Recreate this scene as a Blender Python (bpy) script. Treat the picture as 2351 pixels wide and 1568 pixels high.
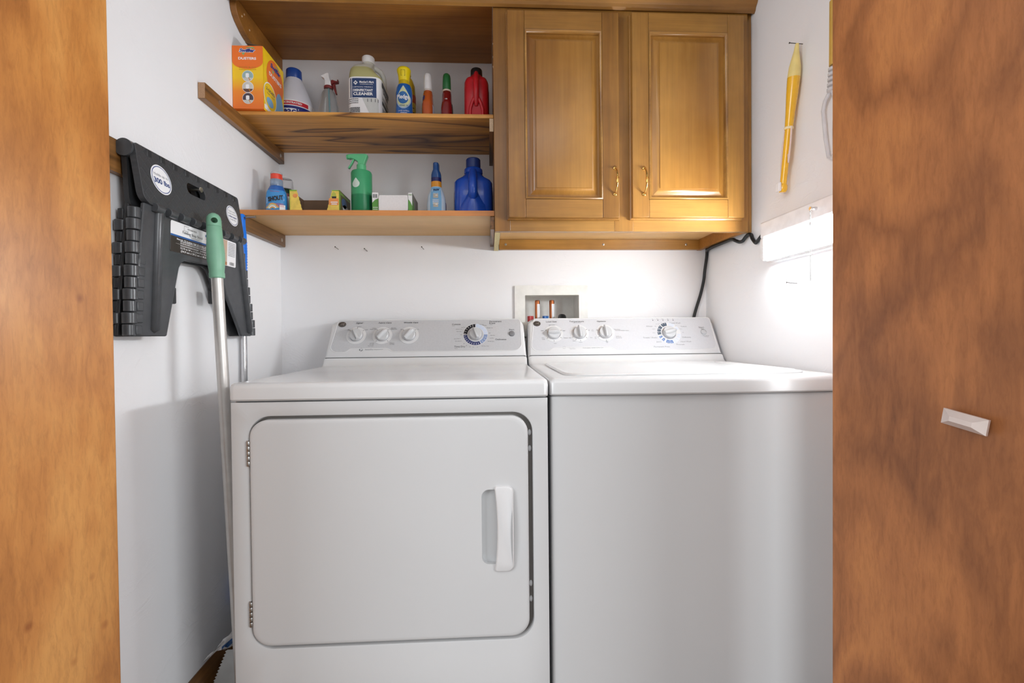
import bpy, bmesh, math, random
from mathutils import Vector, Matrix
for o in list(bpy.data.objects): bpy.data.objects.remove(o)
S = bpy.context.scene; COL = S.collection
random.seed(7)
# ------------------------------------------------------------------ camera
CAM = bpy.data.cameras.new('camera'); cam = bpy.data.objects.new('camera', CAM); COL.objects.link(cam)
CAM.sensor_width = 36; CAM.lens = 36*1052.08/2351; CAM.clip_start = .02
YAW, PITCH, ROLL = .0501, -.0136, -.0096
_f = Vector((math.sin(YAW)*math.cos(PITCH), math.cos(YAW)*math.cos(PITCH), math.sin(PITCH)))
_r = Vector((math.cos(YAW), -math.sin(YAW), 0)); _u = _r.cross(_f)
_r2 = _r*math.cos(ROLL)+_u*math.sin(ROLL); _u2 = -_r*math.sin(ROLL)+_u*math.cos(ROLL)
cam.matrix_world = Matrix(((_r2.x, _u2.x, -_f.x, .555), (_r2.y, _u2.y, -_f.y, -1.7159), (_r2.z, _u2.z, -_f.z, 1.0112), (0, 0, 0, 1)))
S.camera = cam
# ------------------------------------------------------------------ light
LAMP = 92.0
w = bpy.data.worlds.new('World'); S.world = w; w.use_nodes = True
w.node_tree.nodes['Background'].inputs[0].default_value = (.93, .97, 1, 1)
w.node_tree.nodes['Background'].inputs[1].default_value = .62
al = bpy.data.lights.new('hall_fill_overhead', 'AREA'); al.shape = 'RECTANGLE'; al.size = 1.4; al.size_y = 1.0; al.energy = 8; al.color = (.98, .99, 1)  # unseen overhead area light, added as soft fill from the hall
alo = bpy.data.objects.new('hall_fill_overhead', al); COL.objects.link(alo); alo.location = (.5, -2.5, 2.40)
for _n, _x, _a in (('hall_fill_left', -2.2, 1), ('hall_fill_right', 3.3, -1)):  # unseen side fills, added to brighten closet walls and doors
    _l = bpy.data.lights.new(_n, 'AREA'); _l.shape = 'RECTANGLE'; _l.size = 1.3; _l.size_y = 1.9; _l.energy = 59; _l.color = (.95, .975, 1)
    _o = bpy.data.objects.new(_n, _l); COL.objects.link(_o); _o.location = (_x, -3.3, 1.45)
    _o.rotation_euler = (Vector((.59, -.5, 1.1))-_o.location).to_track_quat('-Z', 'Y').to_euler()
S.view_settings.view_transform = 'Standard'; S.view_settings.look = 'None'; S.view_settings.gamma = 1
S.view_settings.exposure = .1; S.view_settings.use_curve_mapping = False

# ------------------------------------------------------------------ materials
def lin(c): return tuple(((x/255)/12.92 if x/255 <= .04045 else ((x/255+.055)/1.055)**2.4) for x in c)
MATS = {}
class NT:
    def __init__(s, name):
        s.m = bpy.data.materials.new(name); s.m.use_nodes = True; s.t = s.m.node_tree; s.b = s.t.nodes['Principled BSDF']
    def n(s, typ, **kw):
        nd = s.t.nodes.new(typ)
        for k, v in kw.items():
            if k.startswith('i_'): nd.inputs[k[2:].replace('_', ' ')].default_value = v
            else: setattr(nd, k, v)
        return nd
    def l(s, a, b): s.t.links.new(a, b)
    def coords(s, scale, rot=(0, 0, 0), loc=(0, 0, 0)):
        tc = s.n('ShaderNodeTexCoord'); mp = s.n('ShaderNodeMapping')
        mp.inputs['Scale'].default_value = scale; mp.inputs['Rotation'].default_value = rot; mp.inputs['Location'].default_value = loc
        s.l(tc.outputs['Object'], mp.inputs['Vector']); return mp.outputs['Vector']
    def ramp(s, fac, stops, interp='LINEAR'):
        r = s.n('ShaderNodeValToRGB'); e = r.color_ramp.elements; r.color_ramp.interpolation = interp
        while len(e) < len(stops): e.new(.5)
        for el, (p, c) in zip(e, stops): el.position = p; el.color = (*c, 1) if len(c) == 3 else c
        s.l(fac, r.inputs['Fac']); return r.outputs['Color']
    def mix(s, a, b, fac, mode='MIX'):
        mx = s.n('ShaderNodeMix', data_type='RGBA', blend_type=mode)
        for sock, v in ((mx.inputs[0], fac), (mx.inputs[6], a), (mx.inputs[7], b)):
            if isinstance(v, (int, float)): sock.default_value = v
            elif isinstance(v, tuple): sock.default_value = (*v, 1)
            else: s.l(v, sock)
        return mx.outputs[2]
    def bump(s, h, strength, dist):
        b = s.n('ShaderNodeBump'); b.inputs['Strength'].default_value = strength; b.inputs['Distance'].default_value = dist
        s.l(h, b.inputs['Height']); s.l(b.outputs['Normal'], s.b.inputs['Normal'])
def mat(name, c, rough=.45, metal=0, coat=0, trans=0, ior=1.45, emit=0, var=.05, vs=40, spec=.5, sss=0):
    if name in MATS: return MATS[name]
    t = NT(name); c = lin(c); b = t.b
    nz = t.n('ShaderNodeTexNoise', i_Scale=vs, i_Detail=3)
    t.l(t.coords((1, 1, 1)), nz.inputs['Vector'])
    t.l(t.ramp(nz.outputs['Fac'], [(.3, tuple(x*(1-var) for x in c)), (.7, tuple(min(1, x*(1+var)) for x in c))]), b.inputs['Base Color'])
    b.inputs['Roughness'].default_value = rough; b.inputs['Metallic'].default_value = metal
    b.inputs['Coat Weight'].default_value = coat; b.inputs['Coat Roughness'].default_value = .1
    b.inputs['Transmission Weight'].default_value = trans; b.inputs['IOR'].default_value = ior
    b.inputs['Specular IOR Level'].default_value = spec
    if emit: b.inputs['Emission Color'].default_value = (*c, 1); b.inputs['Emission Strength'].default_value = emit
    MATS[name] = t.m; return t.m
def wood(name, cols, axis='x', scale=1, fine=.35, blotch=.4, rough=.38, coat=.25, warp=.5, oak=False, seed=0):
    """cols dark->light; the grain runs along axis"""
    t = NT(name); st = {'x': (.09, 1, 1), 'y': (1, .09, 1), 'z': (1, 1, .09)}[axis]
    sc = 16*scale; off = (seed*3.1, seed*1.7, seed*2.3)
    v = t.coords(tuple(sc*k for k in st), loc=off)
    d = t.n('ShaderNodeTexNoise', i_Scale=.55, i_Detail=3, i_Distortion=warp); t.l(v, d.inputs['Vector'])
    if oak:
        mul = t.n('ShaderNodeMath', operation='MULTIPLY'); mul.inputs[1].default_value = 9; t.l(d.outputs['Fac'], mul.inputs[0])
        fr = t.n('ShaderNodeMath', operation='FRACT'); t.l(mul.outputs[0], fr.inputs[0])
        base = t.ramp(fr.outputs[0], [(0, lin(cols[0])), (.16, lin(cols[1])), (.5, lin(cols[2])), (.85, lin(cols[2])), (1, lin(cols[0]))])
    else:
        base = t.ramp(d.outputs['Fac'], [(.25, lin(cols[0])), (.5, lin(cols[1])), (.75, lin(cols[2]))])
    v2 = t.coords(tuple((170 if k == 1 else 6)*scale for k in st), loc=off)
    g = t.n('ShaderNodeTexNoise', i_Scale=1, i_Detail=4, i_Roughness=.65); t.l(v2, g.inputs['Vector'])
    gr = t.ramp(g.outputs['Fac'], [(.3, (1-fine,)*3), (.62, (1, 1, 1))])
    c = t.mix(base, gr, 1.0, 'MULTIPLY')
    bl = t.n('ShaderNodeTexNoise', i_Scale=5*scale, i_Detail=4, i_Roughness=.6); t.l(t.coords((1, 1, 1), loc=off), bl.inputs['Vector'])
    br = t.ramp(bl.outputs['Fac'], [(.32, (1-blotch, 1-blotch*1.05, 1-blotch*1.1)), (.62, (1, 1, 1))])
    c = t.mix(c, br, 1.0, 'MULTIPLY')
    t.l(c, t.b.inputs['Base Color']); t.bump(g.outputs['Fac'], .12, .0006)
    t.b.inputs['Roughness'].default_value = rough; t.b.inputs['Coat Weight'].default_value = coat; t.b.inputs['Coat Roughness'].default_value = .22
    MATS[name] = t.m; return t.m
def veneer(name, cols, rough, seed, spots=False):
    """rotary-cut veneer: soft flame figure, short upright flecks, blotches, a few specks"""
    t = NT(name); off = (seed, seed*2, seed*.7)
    wp = t.n('ShaderNodeTexNoise', i_Scale=1.7, i_Detail=3, i_Distortion=.4); t.l(t.coords((1.6, 1.6, .9), loc=off), wp.inputs['Vector'])
    mul = t.n('ShaderNodeMath', operation='MULTIPLY'); mul.inputs[1].default_value = 5; t.l(wp.outputs['Fac'], mul.inputs[0])
    fine = t.n('ShaderNodeTexNoise', i_Scale=1, i_Detail=5, i_Roughness=.6, i_Distortion=.8); t.l(t.coords((26, 26, 5), loc=off), fine.inputs['Vector'])
    ad = t.n('ShaderNodeMath', operation='MULTIPLY_ADD'); ad.inputs[1].default_value = .9; t.l(fine.outputs['Fac'], ad.inputs[0]); t.l(mul.outputs[0], ad.inputs[2])
    sn = t.n('ShaderNodeMath', operation='PINGPONG'); sn.inputs[1].default_value = .5; t.l(ad.outputs[0], sn.inputs[0])
    dbl = t.n('ShaderNodeMath', operation='MULTIPLY'); dbl.inputs[1].default_value = 2; t.l(sn.outputs[0], dbl.inputs[0])
    big = t.n('ShaderNodeTexNoise', i_Scale=2.6, i_Detail=4, i_Distortion=.5); t.l(t.coords((1.4, 1.4, .8), loc=off), big.inputs['Vector'])
    fac = t.n('ShaderNodeMix', data_type='FLOAT'); fac.inputs[0].default_value = .68; t.l(dbl.outputs[0], fac.inputs[2]); t.l(big.outputs['Fac'], fac.inputs[3])
    base = t.ramp(fac.outputs[0], [(.24, lin(cols[0])), (.5, lin(cols[1])), (.72, lin(cols[2]))])
    fl = t.n('ShaderNodeTexNoise', i_Scale=1, i_Detail=4, i_Roughness=.7, i_Distortion=.5); t.l(t.coords((150, 150, 30), loc=off), fl.inputs['Vector'])
    c = t.mix(base, t.ramp(fl.outputs['Fac'], [(.28, (.78, .75, .71)), (.56, (1, 1, 1))]), 1.0, 'MULTIPLY')
    if spots:
        vo = t.n('ShaderNodeTexVoronoi', i_Scale=14, i_Randomness=1.0); t.l(t.coords((1, 1, .8), loc=off), vo.inputs['Vector'])
        c = t.mix(c, t.ramp(vo.outputs['Distance'], [(.03, (.60, .44, .30)), (.12, (1, 1, 1))]), .8, 'MULTIPLY')
    t.l(c, t.b.inputs['Base Color']); t.bump(fl.outputs['Fac'], .06, .0005)
    t.b.inputs['Roughness'].default_value = rough; t.b.inputs['Coat Weight'].default_value = .35; t.b.inputs['Coat Roughness'].default_value = .33
    return t.m
def plaster(name, c):
    t = NT(name); t.b.inputs['Roughness'].default_value = .62; t.b.inputs['Specular IOR Level'].default_value = .3
    n1 = t.n('ShaderNodeTexNoise', i_Scale=3.5, i_Detail=4); t.l(t.coords((1, 1, 1)), n1.inputs['Vector'])
    t.l(t.ramp(n1.outputs['Fac'], [(.3, tuple(x*.97 for x in lin(c))), (.7, lin(c))]), t.b.inputs['Base Color'])
    n2 = t.n('ShaderNodeTexNoise', i_Scale=9, i_Detail=6, i_Roughness=.55, i_Distortion=1.5); t.l(t.coords((1, 1, 1.6)), n2.inputs['Vector'])
    n3 = t.n('ShaderNodeTexNoise', i_Scale=190, i_Detail=2); t.l(t.coords((1, 1, 1)), n3.inputs['Vector'])
    rid = t.ramp(n2.outputs['Fac'], [(.44, (0, 0, 0)), (.5, (1, 1, 1)), (.515, (.25, .25, .25)), (.56, (0, 0, 0))])
    msk = t.n('ShaderNodeTexNoise', i_Scale=4.2, i_Detail=2); t.l(t.coords((1, 1, 1), loc=(5, 3, 1)), msk.inputs['Vector'])
    mk = t.ramp(msk.outputs['Fac'], [(.52, (0, 0, 0)), (.68, (1, 1, 1))])
    h = t.mix(t.mix(rid, mk, 1.0, 'MULTIPLY'), n3.outputs['Color'], .16)
    t.bump(h, .32, .0022)
    return t.m
def two_tone(name, low, high, z, soft=.01, rough=.3, trans=.0, ior=1.4):
    """plastic with a fill line at local height z"""
    t = NT(name); tc = t.n('ShaderNodeTexCoord'); sp = t.n('ShaderNodeSeparateXYZ'); t.l(tc.outputs['Object'], sp.inputs[0])
    mr = t.n('ShaderNodeMapRange'); mr.inputs['From Min'].default_value = z-soft; mr.inputs['From Max'].default_value = z+soft; t.l(sp.outputs['Z'], mr.inputs['Value'])
    t.l(t.ramp(mr.outputs['Result'], [(0, lin(low)), (1, lin(high))]), t.b.inputs['Base Color'])
    t.b.inputs['Roughness'].default_value = rough; t.b.inputs['Transmission Weight'].default_value = trans; t.b.inputs['IOR'].default_value = ior
    return t.m
def vgrad(name, stops, z0, z1, rough=.35):
    """printed colour blend between local heights z0 and z1"""
    t = NT(name); tc = t.n('ShaderNodeTexCoord'); sp = t.n('ShaderNodeSeparateXYZ'); t.l(tc.outputs['Object'], sp.inputs[0])
    mr = t.n('ShaderNodeMapRange'); mr.inputs['From Min'].default_value = z0; mr.inputs['From Max'].default_value = z1; t.l(sp.outputs['Z'], mr.inputs['Value'])
    t.l(t.ramp(mr.outputs['Result'], [(p, lin(c)) for p, c in stops]), t.b.inputs['Base Color']); t.b.inputs['Roughness'].default_value = rough
    return t.m
WALL = plaster('wall_paint', (240, 240, 242))
CEIL = plaster('ceiling_paint', (236, 236, 236))
FLOOR = wood('floor_wood', [(84, 62, 42), (104, 80, 56), (122, 96, 70)], 'y', 1)
CAB_Z = wood('cabinet_wood_upright', [(128, 82, 32), (168, 118, 52), (192, 142, 70)], 'z', .8, .2, .3, .36, .2)
CAB_X = wood('cabinet_wood_level', [(132, 86, 34), (172, 122, 56), (196, 148, 74)], 'x', .8, .2, .3, .36, .2)
CAB_P = wood('cabinet_panel_wood', [(142, 92, 36), (178, 126, 56), (200, 148, 74)], 'z', .55, .16, .25, .27, .4, warp=.8)
TOPW = wood('brown_shelf_wood', [(128, 80, 28), (172, 114, 46), (192, 130, 56)], 'x', .7, .25, .35, .5, .1)
OAK = wood('oak_board', [(104, 60, 18), (192, 130, 54), (222, 158, 74)], 'x', .55, .35, .2, .45, .15, warp=.9, oak=True)
OAK_Y = wood('oak_strip', [(86, 56, 26), (136, 92, 44), (158, 110, 58)], 'y', .8, .4, .3, .4, .2, oak=True, seed=2)
OAK_D = wood('dark_oak_strip', [(82, 56, 30), (120, 84, 46), (142, 104, 62)], 'y', 1.4, .45, .3, .4, .2, seed=3)
BIRCH = wood('birch_board', [(208, 158, 96), (224, 178, 116), (230, 190, 130)], 'x', .9, .12, .12, .45, .1)
BIRCHE = wood('birch_edge', [(196, 122, 58), (212, 138, 72), (222, 150, 84)], 'x', .9, .12, .12, .4, .2)
RAW = mat('raw_end_grain', (214, 190, 160), .8, var=.12, vs=300)
CHIP = mat('raw_chipboard', (206, 190, 142), .9, var=.3, vs=500)
GREYSIDE = mat('grey_laminate', (150, 148, 140), .5)
BASEW = wood('baseboard_wood', [(112, 74, 36), (146, 100, 54), (166, 120, 68)], 'y', 1)
VEN_L = veneer('veneer_honey', [(160, 98, 42), (194, 128, 62), (212, 150, 80)], .36, 1.3, True)
VEN_R = veneer('veneer_red', [(132, 80, 44), (176, 112, 64), (198, 130, 74)], .45, 7.7)
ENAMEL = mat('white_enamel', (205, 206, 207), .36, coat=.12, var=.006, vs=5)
ENAMEL_TOP = mat('white_enamel_gloss_lit', (217, 218, 219), .22, coat=.3, var=.006, vs=5)  # glossier deck enamel, lamp light painted in as a lighter tone than the body
ENAMEL2 = mat('white_plastic', (216, 216, 217), .34, var=.006)
DARK = mat('dark_gap', (28, 26, 26), .7)
SILVER = mat('silver_print', (192, 193, 196), .32, var=.03, vs=200)
PALE = mat('pale_silver_print', (203, 204, 208), .32, var=.02, vs=200)
KNOBG = mat('knob_grey', (198, 199, 201), .25, var=.01)
CHROME = mat('chrome', (215, 215, 218), .12, 1)
STEEL = mat('steel', (180, 178, 175), .3, 1)
BRASS = mat('brass', (226, 186, 110), .14, 1)
INK = mat('black_ink', (38, 38, 42), .5)
INK2 = mat('grey_ink', (120, 122, 128), .5)
NAVY = mat('navy_ink', (34, 40, 92), .4)
BLK = mat('black_rubber', (24, 27, 30), .45)
STOOL = mat('charcoal_plastic', (70, 72, 75), .28, var=.12, vs=60)
STOOL2 = mat('charcoal_plastic_dark', (44, 45, 47), .45)
PAPER = mat('white_paper', (240, 240, 242), .5, var=.01)
SCREWM = mat('zinc', (190, 186, 176), .3, 1)

# ------------------------------------------------------------------ mesh helpers
OFF = {}
def tag(o, label=None, cat=None, group=None, kind=None):
    for k, v in (('label', label), ('category', cat), ('group', group), ('kind', kind)):
        if v: o[k] = v
    return o
def thing(name, label, cat, loc=(0, 0, 0), rz=0, group=None, local=False):
    o = bpy.data.objects.new(name, None); COL.objects.link(o); o.location = loc; o.rotation_euler = (0, 0, rz); o.empty_display_size = .05
    OFF[o.name] = Vector((0, 0, 0)) if local else Vector(loc)
    return tag(o, label, cat, group)
class MB:
    def __init__(s): s.v = []; s.f = []; s.m = []
    def add(s, vs, fs, mi=0):
        b = len(s.v); s.v += [tuple(p) for p in vs]; s.f += [tuple(i+b for i in f) for f in fs]; s.m += [mi]*len(fs); return s
    def box(s, x0, x1, y0, y1, z0, z1, mi=0):
        return s.add([(x0, y0, z0), (x1, y0, z0), (x1, y1, z0), (x0, y1, z0), (x0, y0, z1), (x1, y0, z1), (x1, y1, z1), (x0, y1, z1)],
                     [(3, 2, 1, 0), (4, 5, 6, 7), (0, 1, 5, 4), (1, 2, 6, 5), (2, 3, 7, 6), (3, 0, 4, 7)], mi)
    def loft(s, rings, cap0=True, cap1=True, closed=True, mi=0):
        n = len(rings[0]); vs = [p for r in rings for p in r]; fs = []
        for i in range(len(rings)-1):
            for j in range(n if closed else n-1):
                k = (j+1) % n; fs.append((i*n+j, i*n+k, (i+1)*n+k, (i+1)*n+j))
        if cap0: fs.append(tuple(range(n))[::-1])
        if cap1: fs.append(tuple((len(rings)-1)*n+j for j in range(n)))
        return s.add(vs, fs, mi)
    def tube(s, path, r, n=12, mi=0, caps=True):
        path = [Vector(p) for p in path]; rs = r if isinstance(r, (list, tuple)) else [r]*len(path); rings = []
        up = None
        for i, p in enumerate(path):
            d = (path[min(i+1, len(path)-1)]-path[max(i-1, 0)]).normalized()
            if up is None:
                up = Vector((0, 0, 1)) if abs(d.z) < .9 else Vector((1, 0, 0))
            a = d.cross(up).normalized(); b = a.cross(d).normalized(); up = b
            rings.append([p+(a*math.cos(t)+b*math.sin(t))*rs[i] for t in [2*math.pi*k/n for k in range(n)]])
        return s.loft(rings, caps, caps, True, mi)
    def lathe(s, prof, n=32, c=(0, 0, 0), axis='z', mi=0, sx=1, sy=1):
        rings = []
        for r, h in prof:
            ring = []
            for k in range(n):
                t = 2*math.pi*k/n; a, b = r*math.cos(t)*sx, r*math.sin(t)*sy
                p = {'z': (a, b, h), 'y': (a, -h, b), 'x': (h, a, b)}[axis]
                ring.append((p[0]+c[0], p[1]+c[1], p[2]+c[2]))
            rings.append(ring)
        return s.loft(rings, True, True, True, mi)
    def prism(s, poly, fn, w0, w1, mi=0):
        a = [fn(u, v, w0) for u, v in poly]; b = [fn(u, v, w1) for u, v in poly]
        return s.loft([a, b], True, True, True, mi)
    def face(s, pts, mi=0): return s.add(pts, [tuple(range(len(pts)))], mi)
    def xf(s, M): s.v = [tuple(M @ Vector(p)) for p in s.v]; return s
    def build(s, name, mats, parent=None, bevel=0, seg=2, smooth=35, loc=None, kind=None, label=None, fix=True):
        if not isinstance(mats, (list, tuple)): mats = [mats]
        off = Vector((0, 0, 0))
        if parent is not None: off = OFF.get(parent.name, off)
        elif loc is not None: off = Vector(loc)
        me = bpy.data.meshes.new(name); me.from_pydata([tuple(Vector(p)-off) for p in s.v], [], s.f)
        for m in mats: me.materials.append(m)
        for p, mi in zip(me.polygons, s.m): p.material_index = mi
        if fix:
            bm = bmesh.new(); bm.from_mesh(me); bmesh.ops.recalc_face_normals(bm, faces=bm.faces); bm.to_mesh(me); bm.free()
        o = bpy.data.objects.new(name, me); COL.objects.link(o)
        if smooth:
            for p in me.polygons: p.use_smooth = True
            me.set_sharp_from_angle(angle=math.radians(smooth))
        if parent is not None: o.parent = parent; OFF[o.name] = off
        else: o.location = off; OFF[o.name] = off
        if bevel:
            md = o.modifiers.new('bevel', 'BEVEL'); md.width = bevel; md.segments = seg; md.limit_method = 'ANGLE'; md.angle_limit = math.radians(40)
        if kind: o['kind'] = kind
        if label: o['label'] = label
        return o
def cut(o, cutter):
    c = cutter.build('cutter', o.data.materials[0], smooth=0)
    m = o.modifiers.new('cut', 'BOOLEAN'); m.object = c; m.solver = 'EXACT'; m.operation = 'DIFFERENCE'
    bpy.context.view_layer.update(); dg = bpy.context.evaluated_depsgraph_get()
    me = bpy.data.meshes.new_from_object(o.evaluated_get(dg)); o.modifiers.clear(); o.data = me
    bpy.data.objects.remove(c)
    for p in me.polygons: p.use_smooth = True
    me.set_sharp_from_angle(angle=math.radians(35)); return o
def rrect(x0, x1, z0, z1, r, n=6):
    if not isinstance(r, (list, tuple)): r = [r]*4      # bl br tr tl
    out = []
    for (cx, cz, a0), q in zip(((x0+r[0], z0+r[0], 180), (x1-r[1], z0+r[1], 270), (x1-r[2], z1-r[2], 0), (x0+r[3], z1-r[3], 90)), r):
        for k in range(n+1):
            a = math.radians(a0+90*k/n); out.append((cx+q*math.cos(a), cz+q*math.sin(a)))
    return out
def ell(cx, cz, rx, rz, n=32): return [(cx+rx*math.cos(2*math.pi*k/n), cz+rz*math.sin(2*math.pi*k/n)) for k in range(n)]
def fy(y): return lambda u, v, w=0: (u, y+w, v)          # facing -y : u=x v=z
_tc = {}
def text2d(s, size, bold=0, shear=0):
    key = (s, size, bold, shear)
    if key in _tc: return _tc[key]
    cu = bpy.data.curves.new('t', 'FONT'); cu.body = s; cu.size = size; cu.align_x = 'CENTER'; cu.align_y = 'CENTER'; cu.offset = bold*size; cu.shear = shear
    cu.resolution_u = 3; cu.fill_mode = 'FRONT'
    o = bpy.data.objects.new('t', cu); COL.objects.link(o); bpy.context.view_layer.update()
    me = bpy.data.meshes.new_from_object(o.evaluated_get(bpy.context.evaluated_depsgraph_get()))
    r = ([(v.co.x, v.co.y) for v in me.vertices], [tuple(p.vertices) for p in me.polygons])
    bpy.data.objects.remove(o); bpy.data.curves.remove(cu); bpy.data.meshes.remove(me); _tc[key] = r; return r
def txt(mb, s, u, v, size, fn, mi=0, bold=0, shear=0, sx=1, rot=0, width=None):
    vs, fs = text2d(s, size, bold, shear)
    if width:
        w = max(p[0] for p in vs)-min(p[0] for p in vs); sx = width/max(w, 1e-6)
    c, q = math.cos(rot), math.sin(rot)
    return mb.add([fn(u+(x*sx)*c-y*q, v+(x*sx)*q+y*c) for x, y in vs], fs, mi)
def scribble(mb, u0, u1, v, h, fn, mi=0, gap=.25):
    """a line of print too fine to read: short dashes of uneven length"""
    x = u0
    while x < u1:
        wd = h*random.uniform(1.2, 4); e = min(x+wd, u1)
        mb.face([fn(x, v), fn(e, v), fn(e, v+h), fn(x, v+h)], mi); x = e+h*gap*2
# ------------------------------------------------------------------ the room
XL, XR = -.2014, 1.3856
def slab(name, x0, x1, y0, y1, z0, z1, m, **k):
    return MB().box(x0, x1, y0, y1, z0, z1).build(name, m, loc=((x0+x1)/2, (y0+y1)/2, z0), kind='structure', smooth=0, **k)
slab('floor', -1.8, 3.0, -4.2, .1, -.05, 0, FLOOR)
slab('ceiling', -1.8, 3.0, -4.2, .1, 2.44, 2.49, CEIL)
slab('wall_left', XL-.1, XL, -.78, .1, 0, 2.44, WALL)
slab('wall_right', XR, XR+.1, -.78, .1, 0, 2.44, WALL)
wb = slab('wall_back', XL-.1, XR+.1, 0, .16, 0, 2.44, WALL)
cut(wb, MB().box(.686, .898, -.05, .105, 1.0, 1.165))
slab('wall_front_left', -1.8, XL, -.89, -.78, 0, 2.44, WALL)
slab('wall_front_right', XR, 3.0, -.89, -.78, 0, 2.44, WALL)
slab('wall_front_header', XL, XR, -.89, -.78, 2.06, 2.44, WALL)
bb = MB()
prof = [(0, 0), (.014, 0), (.014, .105), (.012, .115), (.014, .122), (.011, .132), (.007, .146), (.003, .155), (0, .155)]
bb.loft([[(XL+a, y, b) for a, b in prof] for y in (-.78, 0)])
bb.build('baseboard_left', BASEW, loc=(XL, -.39, 0), kind='structure')
bb = MB().loft([[(XR-a, y, b) for a, b in prof] for y in (-.78, 0)])
bb.build('baseboard_right', BASEW, loc=(XR, -.39, 0), kind='structure')

# folding doors: the leading panels stand nearly square to the opening
def panel(name, label, loc, rz, sgn, m):
    t = thing(name, label, 'door', loc, rz, local=True); t['kind'] = 'structure'
    a, b = (0, .035) if sgn > 0 else (-.035, 0)
    MB().box(a, b, -.42, 0, .012, 2.03).build('door_leaf', m, t, bevel=.0015, smooth=30)
    # folded outer leaf behind it, hinged at the outer end
    MB().box(a+sgn*.038, b+sgn*.038, -.42, -.062, .012, 2.03).build('door_leaf', m, t, bevel=.0015, smooth=30)
    return t
panel('door_1', 'honey brown wooden folding door with dark specks beside the step stool', (-.132, -.84, 0), math.radians(-10), -1, VEN_L)
dr = panel('door_2', 'reddish brown wooden folding door carrying a small faceted knob', (1.235, -.84, 0), math.radians(9), 1, VEN_R)
kb = MB(); L, H = .029, .0120
def kn(u, v, w): # u along the door (to the viewer = -y), v up, w out of the face (-x)
    a = math.radians(-9); uu, vv = u*math.cos(a)-v*math.sin(a), u*math.sin(a)+v*math.cos(a)
    return (-w, -.2335-uu, .877+vv)
o_ = [(-L, -H), (L, -H), (L, H), (-L, H)]; i_ = [(-L*.5, -H*.3), (L*.5, -H*.3), (L*.5, H*.3), (-L*.5, H*.3)]
kb.loft([[kn(u, v, .012) for u, v in o_], [kn(u, v, .015) for u, v in o_], [kn(u*.995, v*.98, .0155) for u, v in o_], [kn(u, v, .023) for u, v in i_]])
kob = kb.build('door_knob', mat('pale_knob', (226, 212, 206), .18, .35, coat=.6), dr, smooth=0, label='pale faceted bar knob')
ks = MB().loft([[kn(u*.55, v*.6, .0005) for u, v in o_], [kn(u*.55, v*.6, .012) for u, v in o_]])
ks.build('knob_stem', CHROME, kob, smooth=0)

# ------------------------------------------------------------------ wall cabinet
CL, CR, CF = .5764, 1.366, -.32
cab = thing('wall_cabinet', 'brown wooden wall cabinet with two raised-panel doors above the washing machine', 'cabinet', (.97, -.16, 1.3275))
MB().box(CL, CL+.016, CF+.019, 0, 1.3275, 2.0187).build('side_panel', [TOPW], cab)
MB().box(CL, CL+.016, CF+.019, 0, 1.3268, 1.3275).build('raw_edge', CHIP, cab, label='raw chipboard bottom edge')
MB().box(CL+.016, CL+.0168, CF+.03, 0, 1.328, 1.365).build('inner_lining', GREYSIDE, cab)
MB().box(CR-.016, CR, CF+.019, 0, 1.3275, 2.0187).build('side_panel', TOPW, cab)
MB().box(CL+.016, CR-.016, CF+.019, -.0015, 1.366, 1.378).build('bottom_panel', BIRCH, cab)
MB().box(CL+.016, CR-.016, -.012, -.001, 1.378, 2.0187).build('back_panel', TOPW, cab)
MB().box(CL+.019, CR-.001, -.019, -.001, 1.3285, 1.3655).build('hanging_rail', CAB_X, cab, bevel=.001)
for x in (.62, .985, 1.30):
    MB().lathe([(.0045, 0), (.0045, .0012), (.003, .0018)], 12, (x, -.019, 1.347), 'y').build('screw', STEEL, cab)
for a, b in ((CL, .624), (.944, 1.003), (1.327, CR)):
    MB().box(a, b, CF, CF+.019, 1.3275, 2.0187).build('face_stile', CAB_Z, cab, bevel=.001)
for a, b in ((1.3275, 1.372), (1.966, 2.0187)):
    for x0, x1 in ((.624, .944), (1.003, 1.327)):
        MB().box(x0, x1, CF+.0005, CF+.019, a, b).build('face_rail', CAB_X, cab, bevel=.0006)
MB().box(CR, XR-.001, CF+.012, -.29, 1.3275, 2.0187).build('filler_strip', CAB_Z, cab, bevel=.001)
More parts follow.
